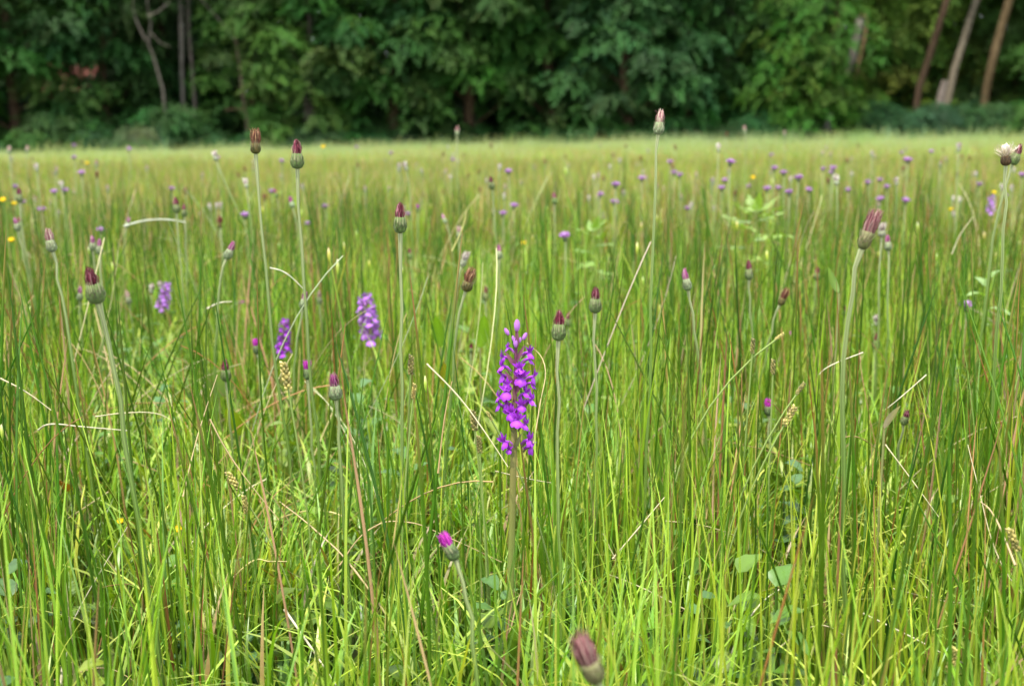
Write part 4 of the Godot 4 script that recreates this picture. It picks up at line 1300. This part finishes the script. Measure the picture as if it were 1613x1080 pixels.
	# blooms and pale heads further off
	var far := [[890, 372, 17, "bloom", "round purple bloom with bent stalk right above the main orchid"],
		[968, 318, 12, "bloom", "lowest of the three blooms left of the tallest thistle"], [970, 291, 13, "bloom", "topmost of the three blooms left of the tallest thistle"], [946, 306, 11, "bloom", "violet bloom beside the lowest of the three"],
		[1011, 281, 11, "bloom", "purple bloom just left of the tallest thistle's stalk"], [1056, 255, 10, "bloom", "highest of the three blooms right of the tallest thistle"], [1062, 272, 10, "bloom", "middle of the three blooms right of the tallest thistle"], [1071, 276, 11, "bloom", "rightmost of the three blooms right of the tallest thistle"],
		[1151, 255, 14, "bloom", "bright purple bloom over a white one, above the pale leafy herb"], [1142, 284, 10, "bloom", "small bloom directly above the pale leafy herb"], [1220, 265, 11, "bloom", "topmost bloom of the loose row right of the pale leafy herb"], [1235, 272, 11, "bloom", "second bloom of the loose row right of the pale leafy herb"],
		[1258, 280, 13, "bloom", "broad bloom ending the loose row right of the pale leafy herb"], [1209, 297, 12, "bloom", "lower left bloom over the pale leafy herb's right side"], [1227, 296, 10, "bloom", "lower middle bloom over the pale leafy herb's right side"], [1243, 303, 13, "bloom", "lowest bloom over the pale leafy herb's right side"], [1275, 299, 10, "bloom", "single bloom below the broad one of the loose row"],
		[1313, 265, 12, "bloom", "upper purple bloom over the withered white petals"], [1311, 272, 10, "bloom", "lower purple bloom over the withered white petals"], [1297, 266, 9, "bloom", "small bloom left of the pair over withered white petals"], [1431, 252, 12, "bloom", "lone purple bloom high between fuzzy pink and downy thistles"], [1428, 316, 13, "bloom", "lone purple bloom right above the large fuzzy pink head"], [1398, 294, 10, "bloom", "violet bloom above and right of the large fuzzy pink head"], [1386, 283, 9, "bloom", "pale violet bloom over the large fuzzy pink head"], [1368, 287, 10, "bloom", "dull violet bloom straight above the large fuzzy pink head"],
		[1543, 290, 9, "bloom", "small violet bloom left of the downy thistle's stalk"], [1611, 275, 11, "bloom", "violet bloom at the right edge under the dark closed head"], [1083, 328, 10, "bloom", "violet bloom by the grey stick right of the tallest thistle"], [801, 270, 12, "bloom", "purple bloom above the dark green-based thistle"], [792, 336, 12, "bloom", "flat purple bloom under the dark green-based thistle"], [658, 328, 13, "magenta", "magenta bud right of the sharp dark maroon thistle"],
		[386, 339, 13, "bloom", "pinkish bloom under the cream bud"], [101, 300, 12, "bloom", "purple bloom on a white stalk above the striped pink head"], [65, 330, 11, "bloom", "purple bloom right of the lower buttercup pair"], [158, 362, 12, "bloom", "lilac bloom over the pair of green and violet buds"], [270, 297, 9, "bloom", "lilac bloom above the two dark green-based thistles"], [485, 352, 10, "bloom", "violet bloom right of the slim reddish thistle's stalk"], [428, 301, 9, "bloom", "lilac bloom between the two tall left thistles"], [128, 272, 10, "bloom", "faint violet bloom beside the small yellow dot"], [643, 337, 9, "bloom", "faint lilac bloom touching the sharp dark maroon thistle"],
		[1173, 204, 13, "pale", "orange-tinged thistle on the skyline grass near the straight grey trunk"], [1236, 211, 11, "pale", "orange-tinged head at the skyline grass right of the first one"], [1145, 212, 8, "brown", "russet speck at the skyline grass left of the first one"], [1132, 232, 14, "white", "white head just under the skyline grass near the straight grey trunk"], [14, 236, 13, "pale", "left of two pink heads at the grass line under the corner tree"], [42, 235, 12, "pale", "right of two pink heads at the grass line under the corner tree"],
		[57, 263, 13, "white", "white head under the two pink ones at the left"], [88, 269, 13, "pale", "pale head over a dark stalk right of the white one"], [96, 291, 13, "white", "whitish head touching the purple bloom at the left"], [151, 258, 11, "pale", "pinkish head right of the small yellow dot"], [152, 275, 12, "brown", "dark slim head below the pinkish one"], [169, 297, 12, "pale", "pink head on a pale stalk left of the arched white stalk"], [55, 314, 11, "pale", "dusty pink head over the purple bloom at the left"], [92, 335, 9, "white", "small white head on a pale stalk by the striped head"], [330, 325, 12, "white", "left of the row of three white downy heads"], [341, 324, 12, "white", "middle of the row of three white downy heads"], [347, 324, 12, "white", "right of the row of three white downy heads"], [314, 338, 11, "pale", "pale pink head below the three white downy ones"], [231, 265, 9, "pale", "cream head far left of the slanting white bud"],
		[476, 294, 10, "white", "cream head right behind the slim reddish thistle's stalk"], [443, 278, 10, "pale", "dull cream head right of the tall brown thistle"], [664, 269, 9, "white", "white head right of the white pair"], [702, 270, 10, "pale", "pale head left of the skyline thistle's stalk"], [787, 263, 12, "white", "bright white head above the purple bloom"], [575, 298, 12, "pale", "dusty head left of the white pair"], [794, 309, 12, "white", "flat white head over the flat purple bloom"], [612, 297, 10, "pale", "dull pinkish head above the sharp dark maroon thistle"],
		[961, 263, 9, "white", "cream head high left of the tallest thistle"], [943, 276, 10, "white", "pale head above the three blooms"], [942, 291, 9, "pale", "pale pink head among the three blooms"], [1010, 249, 10, "brown", "brownish head high left of the tallest thistle's stalk"], [1123, 285, 12, "white", "white elongated head left of the small bloom"], [1126, 328, 10, "white", "small white head left of the pale leafy herb"], [1318, 283, 17, "white", "withered white and pink head drooping below a purple pair"], [1305, 285, 12, "brown", "brown withered head touching the drooping white one"], [1413, 285, 13, "white", "slim white head above and right of the large fuzzy pink one"], [1374, 242, 11, "white", "cream head far above the large fuzzy pink one"], [1511, 231, 14, "white", "large white head by the skyline grass at the right"], [1482, 258, 12, "pale", "cream head left of the downy thistle at mid distance"], [1538, 274, 10, "white", "cream head above the small violet bloom at the right"], [1579, 295, 12, "white", "left of two white heads crossing the downy thistle's stalk"], [1594, 296, 11, "white", "right of two white heads crossing the downy thistle's stalk"], [1513, 315, 11, "white", "white head left of the distant violet orchid"], [1342, 274, 9, "white", "small white head right of the drooping white one"],
		[238, 454, 16, "white", "left white downy tuft beside the small violet orchid"], [252, 450, 15, "white", "right white downy tuft behind the small violet orchid"], [1335, 253, 9, "brown", "brown head right of the upper purple pair"], [1309, 243, 9, "pale", "pink head high over the withered white petals"], [1296, 241, 9, "pale", "second pink head high over the withered white petals"]]
	for f in far:
		thistle(f[0], f[1], f[2], r(-8, 8), r(-0.06, 0.06), f[3], f[4], "small thistle heads scattered over the far meadow")
	var faint := {"bloom": "faint violet speck of a thistle far across the meadow", "white": "faint whitish speck of a thistle far across the meadow", "brown": "faint brown speck of a thistle far across the meadow", "pale": "faint pinkish speck of a thistle far across the meadow"}
	for i in 130:
		var st: String = ["pale", "brown", "white", "pale", "brown", "bloom"][i % 6]
		var y := 228.0 + 110.0 * pow(rng.randf(), 1.3)
		thistle(r(5, 1608), y, r(5.5, 8.0) * (1.0 + (y - 228.0) / 160.0), r(-10, 10), r(-0.08, 0.08), st, faint[st], st + " thistle specks far across the meadow")
	# yellow flowers
	for f in [[5, 317, 11, "left of two buttercups at the picture's left edge"], [22, 323, 10, "right of two buttercups at the picture's left edge"], [18, 381, 12, "bright buttercup seen side-on below the first two"], [137, 259, 8, "small yellow dot of a buttercup far left at mid distance"], [509, 233, 8, "buttercup near the grass line right of the slim reddish thistle"], [825, 385, 9, "buttercup left of the round purple bloom"], [1186, 281, 8, "orange-yellow flower among the purple blooms"], [1498, 332, 9, "buttercup left of the distant violet orchid"], [1566, 305, 8, "yellow flower above the distant violet orchid"], [1488, 331, 6, "tiny yellow flower beside the larger buttercup at the right"], [281, 836, 17, "yellow flower low in the grass beside a red leaf"], [190, 823, 13, "small yellow flower deep in the rushes at lower left"]]:
		buttercup(f[0], f[1], f[2], f[3])
	# leaves and herbs
	leafy_herb(1190, 338, 124, 2.6, 15, 0.36, Color(0.20, 0.29, 0.055), "pale yellow-green herb with feathered leaves right of the tallest thistle", true)
	leafy_herb(935, 365, 84, 2.5, 11, 0.36, Color(0.18, 0.28, 0.05), "smaller yellow-green feathered herb above the main orchid", true)
	leafy_herb(1555, 440, 80, 1.8, 7, 0.45, Color(0.2, 0.3, 0.08), "yellow-green leafy herb beside the low purple bloom", false)
	leafy_herb(285, 1000, 95, 1.0, 10, 0.36, Color(0.075, 0.155, 0.055), "mint-like herb with paired leaves at the bottom left", false)
	leafy_herb(390, 1015, 90, 0.98, 9, 0.36, Color(0.07, 0.15, 0.05), "second mint-like herb at the bottom, right of the first", false)
	leafy_herb(110, 940, 95, 1.1, 8, 0.42, Color(0.15, 0.23, 0.04), "yellowish feathered herb in the lower left corner", true)
	leafy_herb(1235, 985, 60, 1.06, 8, 0.26, Color(0.10, 0.2, 0.025), "small star-leaved herb low among the right-hand rushes", false)
	big_leaf(345, 598, 44, 74, 1.55, 0.2, 1.1, Color(0.22, 0.30, 0.14), Color(0.24, 0.32, 0.15), "grey-green broad leaf behind a maroon thistle")
	big_leaf(368, 662, 30, 60, 1.4, -0.2, 1.25, Color(0.25, 0.33, 0.02), Color(0.3, 0.36, 0.03), "bright yellow-green leaf below the grey-green one")
	big_leaf(760, 520, 24, 62, 1.5, 0.15, 1.35, Color(0.22, 0.36, 0.03), Color(0.25, 0.4, 0.04), "bright upright leaf left of the main orchid's tip")
	big_leaf(690, 520, 20, 60, 1.55, -0.1, 1.35, Color(0.2, 0.34, 0.03), Color(0.2, 0.34, 0.03), "slim bright leaf further left of the main orchid")
	big_leaf(700, 590, 16, 50, 1.35, 0.05, 1.35, Color(0.24, 0.26, 0.02), Color(0.36, 0.22, 0.03), "yellow and orange leaf at the start of a slanting straw")
	big_leaf(66, 765, 30, 46, 1.2, -0.5, 0.7, Color(0.19, 0.24, 0.14), Color(0.2, 0.25, 0.15), "grey-green leaf beside the orange one at the left")
	big_leaf(102, 764, 26, 40, 1.2, 0.4, 0.9, Color(0.30, 0.13, 0.03), Color(0.42, 0.12, 0.02), "orange-red withered leaf at the left")
	big_leaf(132, 968, 46, 36, 1.1, 1.1, 0.5, Color(0.17, 0.21, 0.11), Color(0.19, 0.22, 0.13), "wide greyish veined leaf near the bottom left")
	big_leaf(258, 968, 34, 50, 1.05, 0.1, 1.0, Color(0.11, 0.2, 0.05), Color(0.11, 0.2, 0.05), "crinkled green leaf between the greyish leaf and the herb")
	big_leaf(250, 932, 14, 36, 1.02, -0.6, 0.9, Color(0.36, 0.14, 0.02), Color(0.30, 0.15, 0.02), "small curled orange leaf above the crinkled one")
	big_leaf(287, 944, 15, 28, 1.02, 0.5, 1.0, Color(0.2, 0.23, 0.02), Color(0.27, 0.19, 0.02), "yellow leaf beside the small curled orange one")
	big_leaf(490, 1002, 15, 34, 1.05, 0.1, 1.2, Color(0.2, 0.24, 0.02), Color(0.34, 0.16, 0.02), "yellow leaf with orange edge right of the herbs at the bottom")
	big_leaf(990, 920, 40, 18, 1.1, 1.3, 0.5, Color(0.17, 0.27, 0.11), Color(0.16, 0.25, 0.1), "pale flat leaf right of the main stem near the bottom")
	big_leaf(1065, 922, 40, 20, 1.1, -1.2, 0.5, Color(0.14, 0.25, 0.09), Color(0.13, 0.24, 0.08), "second pale flat leaf next to the first at the bottom")
	big_leaf(1110, 1000, 34, 84, 1.08, 0.1, 1.3, Color(0.16, 0.29, 0.05), Color(0.16, 0.3, 0.05), "tall light green leaf low between the right-hand rushes")
	big_leaf(262, 833, 10, 16, 1.2, 0.3, 0.9, Color(0.4, 0.06, 0.03), Color(0.45, 0.08, 0.03), "tiny red leaf touching a yellow flower")
	big_leaf(1405, 655, 11, 50, 0.98, 0.35, 1.3, Color(0.42, 0.32, 0.25), Color(0.5, 0.41, 0.34), "withered white husk hanging among the rushes at the right")
	big_leaf(1312, 440, 12, 52, 1.2, -0.5, 1.4, Color(0.26, 0.36, 0.12), Color(0.24, 0.36, 0.1), "broad pale blade slanting beside a small maroon bud")
	# sedges
	for f in [[647, 575, 34, 4, 0.98, 0, "slim dark-grained sedge spike high left of the main orchid"], [652, 616, 26, 8, 0.95, 1, "yellow-grained sedge spike under the slim dark one"], [746, 662, 36, -6, 0.93, 0, "dark-grained sedge spike at the main orchid's left"], [755, 700, 30, -3, 0.93, 0, "narrow sedge spike just below the dark-grained one"], [771, 655, 18, -30, 0.96, 1, "short pale sedge spike nearest the main orchid"], [450, 592, 48, -8, 1.0, 1, "pale sedge spike hanging under the deep magenta orchid"], [367, 757, 36, -32, 1.0, 1, "leaning sedge spike with brown tip at lower left"], [386, 795, 32, -5, 1.0, 1, "plump yellow sedge spike below the leaning one"], [1244, 655, 38, 30, 1.0, 1, "yellow sedge spike leaning right near the ragged magenta tuft"], [1261, 612, 24, 35, 1.0, 0, "small dark sedge spike above the yellow leaning one"], [1186, 545, 26, 3, 1.05, 0, "upright sedge spike under the dark withered thistle"], [1228, 530, 18, 55, 1.05, 1, "little sedge spike near the tiny violet bud"], [1218, 578, 26, 0, 1.05, 0, "thin sedge spike left of the dark small one"], [1500, 1040, 46, 12, 0.75, 1, "blurred sedge spike at the bottom right"], [1597, 850, 44, -25, 0.75, 1, "blurred brown sedge spike by the right edge"]]:
		sedge(f[0], f[1], f[2], f[3], f[4], [Color(0.24, 0.19, 0.06), Color(0.42, 0.33, 0.10)][f[5]], f[6])
	# dry stalks that stand out
	var pale := Color(0.44, 0.37, 0.21)
	var tan_c := Color(0.40, 0.28, 0.13)
	var white_c := Color(0.48, 0.42, 0.28)
	for s in [[[[0, 596], [40, 617], [80, 646]], 1.0, 1.0, 0.0011, pale, "pale straw slanting down from the left edge"],
		[[[60, 677], [80, 668], [130, 672], [200, 678]], 1.05, 1.0, 0.0013, white_c, "whitish straw lying level at the left"], [[[150, 656], [200, 650], [245, 651], [270, 662]], 1.1, 1.1, 0.0009, pale, "thin arched straw above the level whitish one"],
		[[[672, 573], [720, 622], [760, 675], [800, 735]], 0.93, 0.9, 0.0011, pale, "straight pale straw slanting down to the main orchid's stem"], [[[640, 1016], [560, 900], [500, 838], [440, 790]], 0.98, 1.05, 0.0015, tan_c, "long thick tan straw slanting across the lower left centre"],
		[[[965, 880], [1005, 833], [1047, 783]], 1.0, 1.02, 0.0012, pale, "pale straw rising to the right of the main stem"], [[[1090, 965], [1010, 925], [955, 903]], 1.0, 1.0, 0.001, pale, "thin pale straw lying under the rising one"], [[[1138, 1085], [1160, 1010], [1195, 955], [1228, 928]], 0.98, 1.0, 0.0019, white_c, "thick bleached curving stalk at the bottom right centre"], [[[1205, 1050], [1240, 1010], [1290, 985], [1330, 1000]], 1.0, 1.0, 0.0014, pale, "bleached stalk bending over right of the thick curving one"], [[[1360, 966], [1440, 1005], [1520, 1045], [1620, 1080]], 0.97, 0.9, 0.0014, white_c, "long bleached stalk slanting down to the bottom right corner"], [[[1400, 925], [1480, 945], [1540, 955], [1613, 990]], 1.05, 1.0, 0.0011, pale, "arched pale stalk above the long slanting one"], [[[1600, 890], [1568, 815], [1545, 790]], 0.8, 0.85, 0.0013, tan_c, "blurred reddish stalk tip slanting in at the right edge"], [[[1613, 940], [1570, 870], [1540, 760], [1525, 700]], 0.95, 1.0, 0.0010, pale, "thin bent pale stalk along the right side"],
		[[[535, 890], [580, 835], [640, 822], [710, 848], [790, 885]], 1.0, 1.0, 0.001, tan_c, "arched brown straw over the low magenta bud's left"], [[[448, 960], [490, 1020], [530, 1080]], 0.97, 0.9, 0.0018, white_c, "bleached straw slanting to the bottom left of centre"], [[[65, 1060], [110, 985], [140, 930], [200, 830]], 1.0, 1.05, 0.0011, white_c, "thin white straw rising at the lower left"], [[[95, 1080], [100, 1040], [112, 1018]], 0.9, 0.92, 0.0021, white_c, "short bleached stub at the bottom left corner"], [[[60, 1080], [120, 1060], [170, 1053], [215, 1075]], 0.95, 0.95, 0.0012, tan_c, "low arched dead stalk along the bottom left"], [[[288, 782], [310, 690], [342, 590]], 1.0, 1.05, 0.001, tan_c, "tan straw rising past the grey-green broad leaf"], [[[330, 660], [370, 730], [440, 820]], 0.95, 0.95, 0.001, tan_c, "tan straw slanting behind the sedge spikes"], [[[690, 745], [700, 660], [712, 600]], 0.93, 0.93, 0.0011, Color(0.35, 0.22, 0.09), "brown upright stalk left of the main orchid"], [[[350, 928], [395, 885], [425, 884], [452, 884]], 1.0, 1.0, 0.0013, Color(0.45, 0.37, 0.13), "arching grain-tipped stalk low at the left"], [[[780, 742], [838, 755], [868, 760]], 1.0, 1.02, 0.0008, pale, "short level straw behind the main orchid's foot"], [[[840, 700], [850, 640], [858, 575], [830, 540]], 1.0, 1.05, 0.0009, tan_c, "thin bent straw right of the main orchid"], [[[965, 1000], [980, 920], [950, 840]], 1.0, 1.0, 0.001, pale, "pale bent blade under the second flat leaf"],
		[[[195, 356], [230, 347], [265, 346], [292, 350]], 2.1, 2.1, 0.0022, Color(0.5, 0.5, 0.38), "arched white stalk by the two dark green-based thistles"], [[[326, 486], [345, 477], [365, 475]], 1.5, 1.5, 0.0018, white_c, "arched white stalk that carries the sideways pink bud"], [[[425, 422], [450, 430], [478, 455]], 1.2, 1.2, 0.0012, Color(0.45, 0.42, 0.3), "curved pale stalk reaching the bent-stalk bud"], [[[1500, 400], [1513, 370], [1533, 342]], 1.8, 1.8, 0.0013, pale, "pale straw slanting up under the distant violet orchid"], [[[1395, 700], [1440, 760], [1480, 815]], 1.05, 1.0, 0.0009, pale, "thin pale straw under the withered white husk"], [[[1360, 555], [1310, 575], [1290, 590]], 1.1, 1.1, 0.0009, white_c, "short white straw beside the thick stalk"], [[[1460, 590], [1420, 625], [1395, 645]], 1.05, 1.05, 0.0009, white_c, "short bright straw above the withered white husk"], [[[712, 395], [728, 360], [735, 330]], 1.6, 1.6, 0.0014, Color(0.4, 0.36, 0.1), "yellowish upright blade tip above the whitish bud"]]:
		straw(s[0], s[1], s[2], s[3], s[4], s[5])
